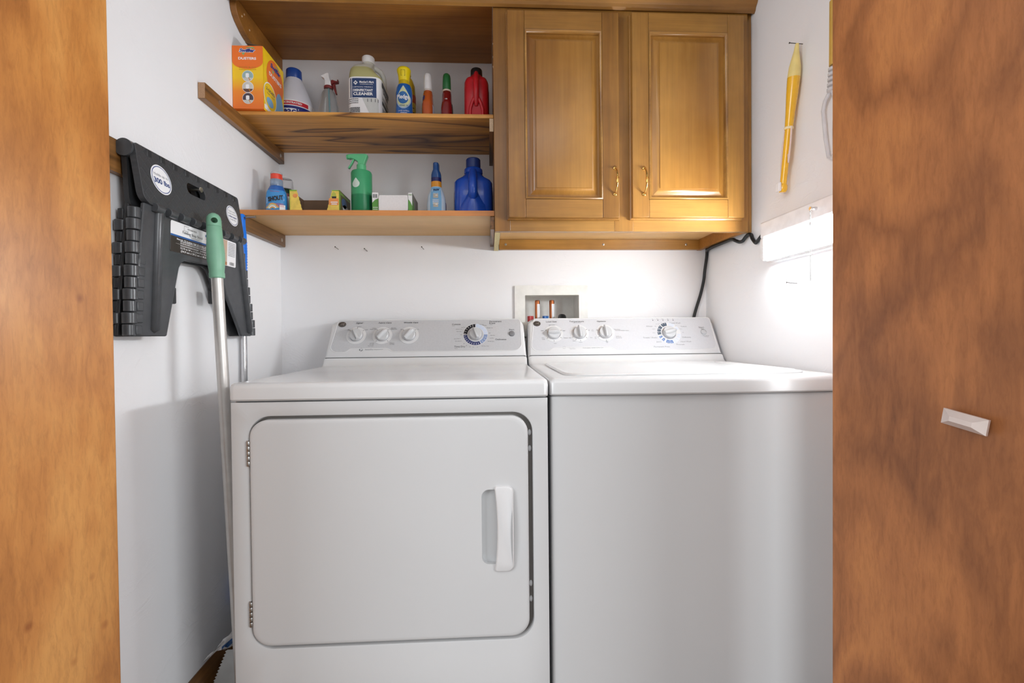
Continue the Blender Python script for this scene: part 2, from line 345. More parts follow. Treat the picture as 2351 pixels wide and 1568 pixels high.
def cab_door(x0, x1, z0, z1, hx):
    d = MB()
    # back slab with a stepped lip on the outer edge
    e = .006
    d.loft([[(x, y, z) for x, z in ((a0, c0), (a1, c0), (a1, c1), (a0, c1))] for a0, a1, c0, c1, y in
            ((x0, x1, z0, z1, CF-.001), (x0, x1, z0, z1, CF-.007), (x0+.004, x1-.004, z0+.004, z1-.004, CF-.009), (x0+.004, x1-.004, z0+.004, z1-.004, CF-.012))], True, True)
    do = d.build('door', CAB_Z, cab)
    sw = .055; f0, f1 = CF-.012, CF-.0245; X0, X1, Z0, Z1 = x0+.004, x1-.004, z0+.004, z1-.004
    for a, b in ((X0, X0+sw-.004), (X1-sw+.004, X1)):
        MB().box(a, b, f1, f0, Z0, Z1).build('stile', CAB_Z, do, bevel=.0018, seg=3)
    for a, b in ((Z0, Z0+sw), (Z1-sw, Z1)):
        MB().box(X0+sw-.0038, X1-sw+.0038, f1+.0003, f0, a, b).build('rail', CAB_X, do, bevel=.0018, seg=3)
    px0, px1, pz0, pz1 = X0+sw-.004, X1-sw+.004, Z0+sw, Z1-sw
    # moulding bead round the opening: mitred frame
    bd = MB(); rings = []
    for inset, y in ((0, f1-.0005), (.003, f1-.0025), (.006, f1-.0005), (.0075, f1+.012)):
        rings.append([(px0+inset, y, pz0+inset), (px1-inset, y, pz0+inset), (px1-inset, y, pz1-inset), (px0+inset, y, pz1-inset)])
    bd.loft(rings, False, False); bd.build('bead', CAB_X, do, smooth=50)
    q = .0075; pn = MB(); rr = []
    for inset, y in ((q, f1+.0122), (q+.005, f1+.0122), (q+.009, f1+.0108), (q+.016, f1+.0070), (q+.0225, f1+.0030), (q+.0255, f1+.0022), (q+.0262, f1-.0002), (q+.029, f1-.0006)):
        rr.append([(px0+inset, y, pz0+inset), (px1-inset, y, pz0+inset), (px1-inset, y, pz1-inset), (px0+inset, y, pz1-inset)])
    pn.loft(rr, False, True); pn.build('raised_panel', CAB_P, do, smooth=24)
    # arched pull with a knot in the middle
    h = MB(); pts = []; rs = []
    for k in range(21):
        t = k/20; z = 1.434+t*.078; out = .027*math.sin(math.pi*t)**.6
        pts.append((hx, f1-.001-out, z)); rs.append(.0030+.0014*math.cos(math.pi*(2*t-1))*.5)
    h.tube(pts, rs, 12)
    for k in (9.0, 10, 11.0):
        p = Vector(pts[int(k)]); h.lathe([(.002, -.002), (.0055 if k == 10 else .0048, 0), (.002, .002)], 14, p)
    for z in (1.434, 1.512):
        h.lathe([(.0062, 0), (.0062, .002), (.0035, .004)], 14, (hx, f1, z), 'y')
    h.build('pull', BRASS, do, smooth=60, label='polished brass arched pull')
    return do
cab_door(.6140, .9575, 1.3600, 1.9815, .9395)
cab_door(.9900, 1.3450, 1.3610, 1.9835, 1.0285)
# crown moulding over cabinet and open shelf
cr = MB(); prof = [(0, 2.0187), (0, 2.0), (-.004, 1.998), (-.010, 2.004), (-.012, 2.012), (-.020, 2.020), (-.028, 2.036), (-.034, 2.052), (-.034, 2.062), (0, 2.062)]
cr.loft([[(x, CF-.002+a, z) for a, z in prof] for x in (XL+.001, XR-.001)])
cr.build('crown_moulding', CAB_X, loc=(.59, CF, 2.0), smooth=30); tag(bpy.data.objects['crown_moulding'], 'long wooden crown moulding along the top edge of the cabinet', 'moulding')
# open top shelf with scrolled end
ts = thing('open_top_shelf', 'dark brown wooden top shelf with a curved end bracket on the left wall', 'shelf', (.19, -.16, 1.94))
MB().box(XL+.0195, CL-.0005, CF+.001, -.001, 2.0187, 2.037).build('board', TOPW, ts, bevel=.001)
br = [(-.001, 1.940), (-.20, 1.940), (-.221, 1.9405), (-.245, 1.945), (-.265, 1.953), (-.285, 1.963), (-.298, 1.973), (-.306, 1.985), (-.309, 2.0), (-.309, 2.0187), (-.309, 2.037), (-.001, 2.037)]
MB().prism(br, lambda u, v, wd: (wd, u, v), XL+.001, XL+.019).build('end_bracket', TOPW, ts, bevel=.0012)
for y, z in ((-.262, 2.0), (-.276, 1.985), (-.232, 1.972)):
    MB().lathe([(.0028, 0), (.0028, .0006), (.001, .0009)], 10, (XL+.019, y, z), 'x').build('peg_hole', RAW, ts, label='pale shelf-pin hole plug')
for z in (1.90, 1.86, 1.83):
    MB().lathe([(.0026, -.0012), (.0026, 0)], 10, (CL, -.306, z), 'x').build('shelf_pin', mat('white_pin', (225, 215, 200)), cab)
# middle and lower shelves with their cleats
o = MB().box(XL+.001, CL-.001, -.288, -.001, 1.683, 1.695).build('oak_shelf', OAK, loc=(.19, -.14, 1.683), bevel=.001)
tag(o, 'strongly grained oak shelf carrying the duster box and cleaning bottles', 'shelf')
lo = thing('lower_shelf', 'pale birch shelf with an orange front edge under the oak shelf', 'shelf', (.19, -.14, 1.383))
MB().box(XL+.001, CL+.001-.002, -.2825, -.001, 1.383, 1.399).build('board', BIRCH, lo)
MB().box(XL+.001, CL-.001, -.2843, -.2825, 1.3828, 1.3992).build('front_edge', BIRCHE, lo, bevel=.0004)
def cleat(name, label, x0, x1, y0, y1, z0, z1, m, rnd=0, screws=(), side=1):
    t = thing(name, label, 'cleat', ((x0+x1)/2, (y0+y1)/2, z0))
    pl = rrect(y0, y1, z0, z1, [rnd, rnd, .0008, .0008], 5)
    MB().prism(pl, lambda u, v, wd: (wd, u, v), x0, x1).build('strip', m, t, bevel=.0008)
    xs = x1 if side > 0 else x0
    for y in screws:
        MB().lathe([(.0065, -.0005*side), (.0065, .0006*side), (.0045, .0012*side), (.002, .0005*side)], 14, (xs, y, (z0+z1)/2), 'x').build('screw', SCREWM, t)
    return t
c1 = cleat('shelf_cleat', 'long oak cleat on the left wall under the oak shelf', XL+.0008, XL+.019, -.466, -.001, 1.641, 1.6825, OAK_Y, 0, (-.40, -.03))
MB().box(XL+.0012, XL+.0186, -.4664, -.466, 1.6414, 1.682).build('end_grain', mat('end_grain_brown', (172, 136, 104), .8, var=.12, vs=300), c1)
cleat('shelf_cleat', 'round-ended dark oak cleat on the left wall under the pale lower shelf', XL+.0008, XL+.019, -.284, -.001, 1.338, 1.3825, OAK_D, .008, (-.03,))
c2 = cleat('shelf_cleat', 'oak cleat on the cabinet side under the oak shelf', CL-.0135, CL-.0008, -.287, -.001, 1.642, 1.6825, OAK_Y)
MB().box(CL-.013, CL-.0012, -.2876, -.287, 1.6425, 1.682).build('end_grain', RAW, c2, label='pale cut end')
cleat('shelf_cleat', 'oak cleat on the cabinet side under the pale lower shelf', CL-.0135, CL-.0008, -.280, -.001, 1.342, 1.3825, OAK_Y)
st_rail = cleat('wall_rail', 'wooden rail on the left wall behind the folding step stool', XL+.0008, XL+.016, -.775, -.36, 1.345, 1.411, OAK_Y)
# ------------------------------------------------------------------ dryer and washer
PE = Vector((0, .07, .13)).normalized(); PN = Vector((0, -PE.z, PE.y))
def cp(x, v, e=.0): return Vector((x, -.145, .94))+PE*v+PN*e       # point on the slanted console face
def appliance(t, x0, W, front, bow, panelmat, prn):
    """body, deck, console; prn draws the print"""
    x1 = x0+W
    # top deck with a cove rising to the console
    top = []
    prof = [(-.05, .876), (front+.004, .876), (front, .8795), (front, .902), (front+.002, .909), (front+.007, .9132), (front+.014, .914), (-.42, .9135), (-.186, .914), (-.170, .9165), (-.158, .924), (-.150, .936), (-.148, .9392), (-.05, .9392)]
    rings = []
    xs = [(0, .006), (.0015, .003), (.005, .0008), (.012, 0)]
    cols = [(x0+a, d) for a, d in xs]+[(x0+W*k/12, 0) for k in range(1, 12)]+[(x1-a, d) for a, d in xs[::-1]]
    for x, d in cols:
        s = (x-x0)/W; b = bow*(1-(2*s-1)**2)
        rings.append([(x, y+(d*1.2-b if y < -.6 else 0), z-(d if z > .905 else 0)) for y, z in prof])
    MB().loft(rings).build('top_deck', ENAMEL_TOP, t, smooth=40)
    # console: rounded trapezoid leaning back
    ol = []
    def outline(ins):
        pts = [(x0+ins, 0+ins*.4), (x1-ins, 0+ins*.4)]
        r = .027-ins
        for c, a0, s in (((x1-.005-ins-r, .147-ins-r), 0, 1), ((x0+.005+ins+r, .147-ins-r), 90, 1)):
            for k in range(9):
                a = math.radians(a0+(90)*k/8); pts.append((c[0]+r*math.cos(a), c[1]+r*math.sin(a)))
        return pts
    rings = []
    for ins, e in ((.010, 0), (.005, -.0015), (.0015, -.005), (0, -.011)):
        rings.append([cp(x, v, e) for x, v in outline(ins)])
    rings.append([(x, -.030, .94+v*PE.z) for x, v in outline(0)])
    co = MB().loft(rings).build('console', ENAMEL2, t, smooth=40)
    MB().box(x0+.004, x1-.004, -.146, -.03, .9388, .9404).build('console_seam', DARK, t)
    # printed control panel
    pl = MB(); fn = lambda u, v, e=.0006: cp(u, v, e)
    pl.face([fn(u, v, .0004) for u, v in prn['outline']]); pl.build('control_panel', panelmat, co, smooth=0)
    bdr = MB(); n = len(prn['outline']); cx = sum(p[0] for p in prn['outline'])/n; cz = .085
    O = prn['outline']; R = []
    for k in range(n):
        a, b, c = Vector(O[k-1]), Vector(O[k]), Vector(O[(k+1) % n]); d1 = (b-a); d2 = (c-b)
        nn = Vector((d1.y, -d1.x)).normalized()+Vector((d2.y, -d2.x)).normalized(); nn.normalize(); R.append(nn)
    sg = 1 if (Vector(O[0])+R[0]*.01-Vector((cx, cz))).length > (Vector(O[0])-Vector((cx, cz))).length else -1
    rg = [[fn(p[0]+q.x*sg*d, p[1]+q.y*sg*d, e) for p, q in zip(O, R)] for d, e in ((0, .0004), (.001, .0012), (.0022, .0012), (.0034, .0002))]
    bdr.loft(rg, False, False); bdr.build('panel_rim', ENAMEL2, co, smooth=60)
    return co
def emblem(co, x, v):
    m = MB(); fn = lambda u, w, e=.0: cp(u, w, e)
    m.loft([[cp(a, b, e) for a, b in ell(x, v, rx, rz)] for rx, rz, e in ((.0135, .0105, .0005), (.0135, .0105, .0016), (.0125, .0095, .0022))], False, True)
    m.build('badge', mat('badge_black', (38, 34, 32), .25), co, label='dark oval maker badge')
    g = MB()
    for r in (.0118, .0088):
        ring = []; n = 32
        for k in range(n):
            a = 2*math.pi*k/n; b = 2*math.pi*(k+1)/n
            g.face([cp(x+r*q*math.cos(t), v+r*.77*q*math.sin(t), .0024) for q, t in ((1, a), (1.07, a), (1.07, b), (1, b))])
    txt(g, 'GE', x, v, .011, lambda u, w: cp(u, w, .0025), bold=.01, shear=.3)
    g.build('badge_lettering', mat('badge_silver', (178, 172, 166), .3, .6), bpy.data.objects[co.children[-1].name], smooth=0)
def knob(t, x, v, ang, r=.0225, ringr=.0335, name='control_knob', ring=True, style=0):
    A = Matrix(((1, 0, 0), (0, 1, 0), (0, 0, 1)))
    def P(a, b, c): return cp(x+a, v+b, c)
    def circ(q, c, n=36): return [P(q*math.cos(2*math.pi*k/n), q*math.sin(2*math.pi*k/n), c) for k in range(n)]
    k = MB(); k.loft([circ(r*1.04, .0008), circ(r*1.04, .0025)], True, True); k.loft([circ(r, .0025), circ(r*.97, .011), circ(r*.90, .0125)], True, True)
    ko = k.build(name, [KNOBG], t, smooth=40)
    MB().loft([circ(r*1.06, .0009), circ(r*1.075, .002), circ(r*1.05, .0034)], False, True).build('trim_ring', CHROME, ko, smooth=40)
    if ring: MB().loft([circ(ringr, .0006), circ(ringr, .0012), circ(ringr*.86, .0012)], False, True).build('dial_plate', ENAMEL2, ko)
    c, s = math.cos(ang), math.sin(ang); g = MB()
    # tapering grip: u along the pointer, w across
    secs = [(-1.0, .42, .010), (-.95, .50, .0205), (-.3, .42, .0245), (.5, .30, .0245), (1.02, .16, .020), (1.22, .10, .012)]
    if style: secs = [(-.95, .40, .010), (-.9, .62, .019), (0, .72, .023), (.7, .5, .023), (1.0, .3, .019), (1.08, .2, .010)]
    rings = []
    for u, wd, h in secs:
        rr = []
        for a, b in ((-1, .0115), (-.85, h-.004), (-.45, h), (.45, h), (.85, h-.004), (1, .0115)):
            uu, ww = u*r, a*wd*r*.55; rr.append(P(uu*c-ww*s, uu*s+ww*c, min(b, max(h, .0115))))
        rings.append(rr)
    g.loft(rings); g.build('grip', KNOBG, ko, smooth=50)
    return ko
def ticks(g, x, v, angs, r0=.027, r1=.0325, wd=.0011, mi=0):
    for a in angs:
        a = math.radians(a); d = Vector((math.cos(a), math.sin(a))); n = Vector((-d.y, d.x))*wd/2
        g.face([cp(x+p.x, v+p.y, .0017) for p in (d*r0-n, d*r1-n, d*r1+n, d*r0+n)], mi)
def arc(g, x, v, a0, a1, r0, r1, mi, e=.0010):
    n = max(2, int(abs(a1-a0)/5))
    for k in range(n):
        t0, t1 = math.radians(a0+(a1-a0)*k/n), math.radians(a0+(a1-a0)*(k+1)/n)
        g.face([cp(x+r*math.cos(t), v+r*math.sin(t), e) for r, t in ((r0, t0), (r1, t0), (r1, t1), (r0, t1))], mi)
def button(t, x, v, m):
    def circ(q, c, n=28): return [cp(x+q*math.cos(2*math.pi*k/n), v+q*math.sin(2*math.pi*k/n), c) for k in range(n)]
    MB().loft([circ(.0105, .0005), circ(.0105, .003), circ(.0085, .0052), circ(.004, .0056)], False, True).build('start_button', m, t, smooth=50)
def outl(x0, x1, bump0, bump1, low):
    """control panel outline: rounded trapezoid with a raised notch low on the left"""
    p = [(x0-.007, .046)]
    for k in range(7): a = math.radians(180+90*k/6); p.append((x0+.015+.0225*math.cos(a), low+.0225+.0225*math.sin(a)))
    n = 8
    for k in range(n+1): s = k/n; q = s*s*(3-2*s); p.append((bump0+.024*s, low+.0135*q))
    for k in range(n+1): s = k/n; q = 1-s*s*(3-2*s); p.append((bump1+.03*s, low+.0135*q))
    for k in range(7): a = math.radians(270+90*k/6); p.append((x1-.028+.026*math.cos(a), low+.026+.026*math.sin(a)))
    for k in range(5): a = math.radians(0+90*k/4); p.append((x1-.012+.009*math.cos(a), .136+.009*math.sin(a)))
    for k in range(5): a = math.radians(90+90*k/4); p.append((x0+.013+.009*math.cos(a), .136+.009*math.sin(a)))
    return p
E1 = lambda u, v: cp(u, v, .0009)
DF = -.714
dry = thing('dryer', 'white front-loading dryer with a large square door, left of the washer', 'dryer', (.342, -.38, 0))
co = appliance(dry, 0, .684, DF, .0, SILVER, {'outline': outl(.024, .668, .063, .202, .0225)})
# cabinet body: sides + front frame round the door
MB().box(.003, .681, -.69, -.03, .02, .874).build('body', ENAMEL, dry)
hole = rrect(.0385, .6490, .3375, .8415, .045, 10); outer = []
for (u, v) in hole:   # project hole points to the outer rectangle for clean bridging
    cx, cz = .342, .59; du, dv = u-cx, v-cz
    s = min((.341/abs(du)) if du else 9, ((.872-cz if dv > 0 else cz-.03)/abs(dv)) if dv else 9); outer.append((cx+du*s, cz+dv*s))
ff = MB(); g4 = lambda pts, y: [(u, y, v) for u, v in pts]
for c in ((.001, .03), (.683, .03), (.683, .872), (.001, .872)):
    i = min(range(len(outer)), key=lambda k: (outer[k][0]-c[0])**2+(outer[k][1]-c[1])**2); outer[i] = c
def inset(pts, d, cx=.342, cz=.59):
    return [(u-(d if u > cx else -d)*min(1, abs(u-cx)/.28), v-(d if v > cz else -d)*min(1, abs(v-cz)/.23)) for u, v in pts]
ff.loft([g4(outer, -.688), g4(outer, -.707), g4(inset(outer, .003), -.7085), g4(inset(hole, -.004), -.7085), g4(inset(hole, -.001), -.7070), g4(hole, -.704), g4(hole, -.692)], False, False)
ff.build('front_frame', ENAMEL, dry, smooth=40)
MB().box(.02, .66, -.6925, -.6905, .32, .86).build('door_seal', mat('gap_grey', (120, 116, 112), .5), dry)
# door
d0 = rrect(.0415, .6385, .3465, .8345, .038, 10); D = MB()
D.loft([g4(d0, -.693), g4(d0, -.7115), g4(inset(d0, .0012), -.7135), g4(inset(d0, .004), -.7148), g4(inset(d0, .009), -.7152)], True, True)
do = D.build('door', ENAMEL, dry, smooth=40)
cut(do, MB().prism(rrect(.5350, .598, .5090, .6735, .016, 6), fy(0), -.73, -.7022))
# grip
gp = rrect(.5635, .6045, .4935, .6815, [.006, .014, .014, .006], 6); gpp = []
for (u, v) in gp:
    t_ = (v-.5875)/.094; gpp.append((u+(.0062*(1-t_*t_) if u < .575 else 0), v))
gg = []
def gl(ins, y): return [(.585+(u-.585)*(1-ins*2), y-.006*(1-((v-.5875)/.094)**2), .5875+(v-.5875)*(1-ins*.5)) for u, v in gpp]
# densify the long left edge so that the concave side curves
dens = []
for k in range(len(gp)):
    a, b = gp[k], gp[(k+1) % len(gp)]; dens.append(a)
    if abs(a[1]-b[1]) > .1:
        for q in range(1, 10): dens.append((a[0]+(b[0]-a[0])*q/10, a[1]+(b[1]-a[1])*q/10))
gpp = [(u+(.0062*(1-((v-.5875)/.094)**2) if u < .575 else 0), v) for u, v in dens]
MB().loft([gl(-.02, -.7135), gl(0, -.718), gl(.02, -.7205), gl(.07, -.7222)], True, True).build('handle', ENAMEL2, do, smooth=50)
for z in (.7905, .4430):
    h = MB()
    for k in range(5): h.lathe([(.0038, -.0048), (.0042, -.004), (.0042, .004), (.0038, .0048)], 10, (.0375, -.7095, z-.006-k*.0108))
    h.box(.033, .0375, -.709, -.7075, z-.056, z); h.build('hinge', STEEL, dry, smooth=40, label='small steel hinge')
for z in (.793, .757, .452, .417):
    MB().lathe([(.0055, 0), (.005, .0022), (.002, .0038)], 14, (.6438, -.6925, z), 'y', sx=.7, sy=1.3).build('bumper', ENAMEL2, dry, smooth=60)
MB().box(.01, .674, -.700, -.60, 0, .03).build('toe_base', DARK, dry)
# print on the dryer console
g = MB()
for s, x, wd in (('Signal', .101, .024), ('Fabric Care', .190, .045), ('Wrinkle Care', .280, .050)): txt(g, s, x, .1348, .0078, E1, bold=.012, shear=.25, width=wd)
txt(g, 'Cottons', .440, .1262, .0078, E1, bold=.01, width=.030); txt(g, 'Sensor', .4305, .1205, .0034, E1)
txt(g, 'Permanent', .5785, .1366, .0076, E1, bold=.01, width=.043); txt(g, 'Press', .567, .1296, .0076, E1, bold=.01, width=.021); txt(g, 'Sensor', .5635, .1245, .0034, E1)
txt(g, 'Delicates', .5965, .0644, .0085, E1, width=.038); txt(g, 'Time Dry', .4535, .0377, .0095, E1, width=.037); txt(g, 'Minutes', .4415, .0305, .0034, E1)
txt(g, 'Start', .6352, .1032, .0080, E1, width=.019)
KD = [(.0965, .0850), (.1860, .0846), (.2775, .0845)]; DD = (.5081, .0850)
for s, dx, dv in (('Off', -.030, .023), ('Medium', .006, .0345), ('Loud', .032, .023)): txt(g, s, KD[0][0]+dx, KD[0][1]+dv, .0046, E1)
for s, dx, dv in (('Cottons', -.031, .029), ('Regular Heat', -.034, .0245), ('Easy Care', .036, .029), ('Medium Heat', .037, .0245), ('Air Fluff', -.033, -.030), ('No Heat', -.033, -.035), ('Dewrinkle', -.036, -.0405), ('Delicates', .035, -.030), ('Low Heat', .035, -.035)): txt(g, s, KD[1][0]+dx, KD[1][1]+dv, .0042, E1)
txt(g, 'Off', KD[2][0]-.029, KD[2][1]+.023, .0046, E1); txt(g, 'On', KD[2][0]+.030, KD[2][1]+.023, .0046, E1)
for s, dx, dv in (('Less Dry', -.044, .029), ('Optimum Dry', -.058, .0215), ('More Dry', -.058, .0125), ('Off', -.051, -.001), ('Quick Fluff 10', -.064, -.0165), ('Dewrinkle 20', -.060, -.026), ('30', -.040, -.036), ('40', -.031, -.043), ('50', -.019, -.048), ('60', -.008, -.050), ('70', .006, -.050), ('80 Heavy Duty', .034, -.046), ('Off', 0, .041), ('More Dry', .021, .040), ('Less Dry', .032, .036), ('Wrinkle Care', .050, .026), ('Off', .049, .005), ('More Dry', .060, -.004), ('Less Dry', .056, -.015), ('Wrinkle Care', .053, -.028)): txt(g, s, DD[0]+dx, DD[1]+dv, .0040, E1)
g.build('lettering', INK, co, smooth=0, kind='stuff')
g = MB(); E0 = lambda u, v: cp(u, v, .0006)
txt(g, 'SensorDry', .1462, .0305, .0064, E0, bold=.004); txt(g, 'GEAppliances.com', .1775, .0305, .0042, E0)
for k in range(3): arc(g, .1192, .0307, 20+k*120, 115+k*120, .0032, .0062, 0, .0006)
g.build('lettering', INK2, co, smooth=0, kind='stuff')
g = MB(); K0 = mat('scale_black', (30, 30, 38)); K1 = mat('scale_navy', (48, 56, 104)); K2 = mat('scale_steel_blue', (134, 152, 188)); K3 = mat('scale_ice', (194, 206, 226))
arc(g, *DD, 0, 360, .0270, .0435, 4, .0008)
arc(g, *DD, 92, 178, .029, .042, 0); arc(g, *DD, 182, 296, .029, .042, 1); arc(g, *DD, 300, 360, .029, .042, 2); arc(g, *DD, 2, 88, .029, .042, 3)
for a in list(range(105, 178, 14))+list(range(190, 296, 12))+[312, 328, 342]+[18, 36, 52, 70]: ticks(g, *DD, [a], .034, .0405, .0014, 4)
g.build('dial_scale', [K0, K1, K2, K3, ENAMEL2], co, smooth=0)
for (x, v), a in zip(KD, (118, 48, 50)): knob(dry, x, v, math.radians(a), name='control_knob', style=0 if a > 90 else 1)
knob(dry, *DD, math.radians(112), .0215, ring=False)
g = MB(); ticks(g, *KD[0], (140, 88, 40)); ticks(g, *KD[1], (132, 48, 230, 312)); ticks(g, *KD[2], (135, 45)); g.build('tick_marks', INK, co, smooth=0, kind='stuff')
button(dry, .6353, .0868, mat('button_grey', (120, 121, 124), .3)); emblem(co, .0431, .1295)

was = thing('washing_machine', 'white top-loading washing machine under the wall cabinet', 'washer', (1.032, -.38, 0))
X0 = .690; WF = -.703
co = appliance(was, X0, .684, WF, .014, PALE, {'outline': outl(.712, 1.362, .760, .975, .0185)})
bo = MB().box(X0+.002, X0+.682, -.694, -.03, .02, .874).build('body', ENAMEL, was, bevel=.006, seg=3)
MB().box(X0+.012, X0+.674, -.685, -.60, 0, .03).build('toe_base', DARK, was)
# lid: a raised slab, narrower at the back, with a rolled rim
lid = []
for (u, v) in rrect(.735, 1.330, -.655, -.215, [.055, .055, .03, .03], 8): lid.append((u, v))
lg = lambda d, z: [(1.0325+(u-1.0325)*(1-d/.3), -.435+(v+.435)*(1-d/.22), z) for u, v in lid]
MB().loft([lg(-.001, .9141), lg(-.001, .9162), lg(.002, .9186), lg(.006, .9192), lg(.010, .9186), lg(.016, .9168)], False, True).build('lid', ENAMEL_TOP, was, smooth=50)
MB().loft([[(x, y, z) for x, y, z in ((1.285, -.60, .9168), (1.330, -.60, .9168), (1.330, -.26, .9168), (1.285, -.26, .9168))], [(x, y, z) for x, y, z in ((1.29, -.595, .9200), (1.326, -.595, .9200), (1.326, -.265, .9200), (1.29, -.265, .9200))]], False, True).build('lid_hinge_cover', ENAMEL2, was, bevel=.001)
KW = [(.7840, .0858), (.8755, .0862), (.9680, .0868)]; DW = (1.1985, .0840)
g = MB()
txt(g, 'Load Size', .7785, .1340, .0082, E1, bold=.01, width=.038); txt(g, 'Temperature', .8700, .1340, .0080, E1, bold=.01, width=.053); txt(g, 'Options', .9597, .1338, .0080, E1, bold=.008, width=.032)
txt(g, 'Wash / Cold Rinse', .8705, .1285, .0036, E1)
for s, dx, dv in (('Super', -.040, .012), ('Small', .037, .011), ('Medium', .041, -.018), ('Large', .002, -.039), ('Extra', -.039, -.017), ('Large', -.038, -.0225), ('Add Clothes', -.004, .035), ('Wait until fill', -.004, .031)): txt(g, s, KW[0][0]+dx, KW[0][1]+dv, .0043, E1)
for s, dx, dv in (('Tap Cold', -.012, .026), ('Cold', .034, .012), ('Cool', .040, -.018), ('Colors', .001, -.036), ('Warm', -.022, -.031), ('Hot', -.035, -.018)): txt(g, s, KW[1][0]+dx, KW[1][1]+dv, .0043, E1)
for s, dx, dv in (('Off', -.012, .027), ('2nd', -.044, .013), ('Rinse', -.044, .008), ('Ext', -.037, -.017), ('Spin', -.037, -.022), ('Auto', .002, -.034), ('Soak', .002, -.039), ('Normal Rinse', .045, .013), ('Warm rinse using fabric softener', .062, .0085), ('2nd Rinse &', .046, -.015), ('Extended Spin', .047, -.0205)): txt(g, s, KW[2][0]+dx, KW[2][1]+dv, .0038, E1)
txt(g, 'Start', 1.3215, .1055, .0085, E1, width=.0195); txt(g, 'Pause', 1.324, .0995, .0042, E1)
txt(g, 'Hold 3 Seconds', 1.3305, .0715, .0036, E1); txt(g, 'to Cancel', 1.3315, .0672, .0036, E1)
for k, s in enumerate(('Fill', 'Wash', 'Rinse', 'Spin', 'Lid')):
    x = 1.1488+k*.01875; txt(g, s, x-.001, .1415, .0034, E1); arc(g, x, .1362, 0, 360, 0, .0016, 0)
g.build('lettering', INK, co, smooth=0, kind='stuff')
g = MB()
for s, x, v, wd in (('Whites', 1.1315, .1116, .0225), ('Towels / Sheets', 1.1270, .0655, .051), ('Jeans', 1.1555, .0488, .018), ('Permanent Press', 1.1625, .0290, .057), ('Speed Wash', 1.2285, .1240, .040), ('Colors', 1.2575, .1098, .021), ('Delicates', 1.2590, .0655, .0305), ('Hand Wash', 1.2530, .0482, .038), ('Prewash', 1.2310, .0370, .0285)): txt(g, s, x, v, .0072, E1, width=wd)
for s, dx, dv in (('Light', -.044, .028), ('Regular', -.053, .0165), ('Heavy', -.055, .001), ('Less Dirty', -.034, .037), ('More Dirty', -.014, .040), ('Casual', -.010, -.041), ('Light', .030, .029), ('Heavy', .046, .016), ('Off', .051, .001)): txt(g, s, DW[0]+dx, DW[1]+dv, .0038, E1)
txt(g, 'Hydrowave', .8395, .0300, .0052, E0); txt(g, 'Wash System', .845, .0250, .0040, E0); txt(g, 'Infusor', .816, .0262, .0034, E0); txt(g, 'Precise Speed - Flexible Clothes Care', .9175, .0275, .0048, E0, width=.072)
for a, b, c, d in ((.8115, .8210, .0333, .0338), (.8115, .8120, .0285, .0338), (.8205, .8210, .0285, .0338)): g.face([E0(a, c), E0(b, c), E0(b, d), E0(a, d)])
g.build('lettering', INK2, co, smooth=0, kind='stuff')
g = MB(); W0 = mat('scale_slate', (74, 88, 104)); W1 = mat('scale_mid_blue', (104, 130, 178)); W2 = mat('scale_pale', (206, 212, 222))
arc(g, *DW, 0, 360, .0270, .0430, 3, .0008)
for a0, a1, mi in ((94, 126, 0), (132, 150, 0), (153, 170, 0), (173, 190, 0), (200, 212, 1), (220, 234, 1), (244, 264, 1), (266, 284, 1), (290, 304, 2), (308, 320, 2), (326, 338, 2), (342, 352, 2), (20, 40, 2), (50, 84, 2)): arc(g, *DW, a0, a1, .0295, .0420, mi)
for a in (104, 116, 140, 160, 180, 206, 226, 254, 274): ticks(g, *DW, [a], .036, .0405, .0012, 3)
g.build('dial_scale', [W0, W1, W2, ENAMEL2], co, smooth=0)
knob(was, *KW[0], math.radians(-4), style=1); knob(was, *KW[1], math.radians(96)); knob(was, *KW[2], math.radians(97))
knob(was, *DW, math.radians(12), .0225, ring=False, style=1)
g = MB(); ticks(g, *KW[0], (155, 25, 325, 268, 218)); ticks(g, *KW[1], (28, 322, 272, 240, 212)); ticks(g, *KW[2], (158, 270, 212)); g.build('tick_marks', INK, co, smooth=0, kind='stuff')
button(was, 1.3255, .0862, mat('button_pale', (190, 192, 195), .3)); emblem(co, .7262, .1265)
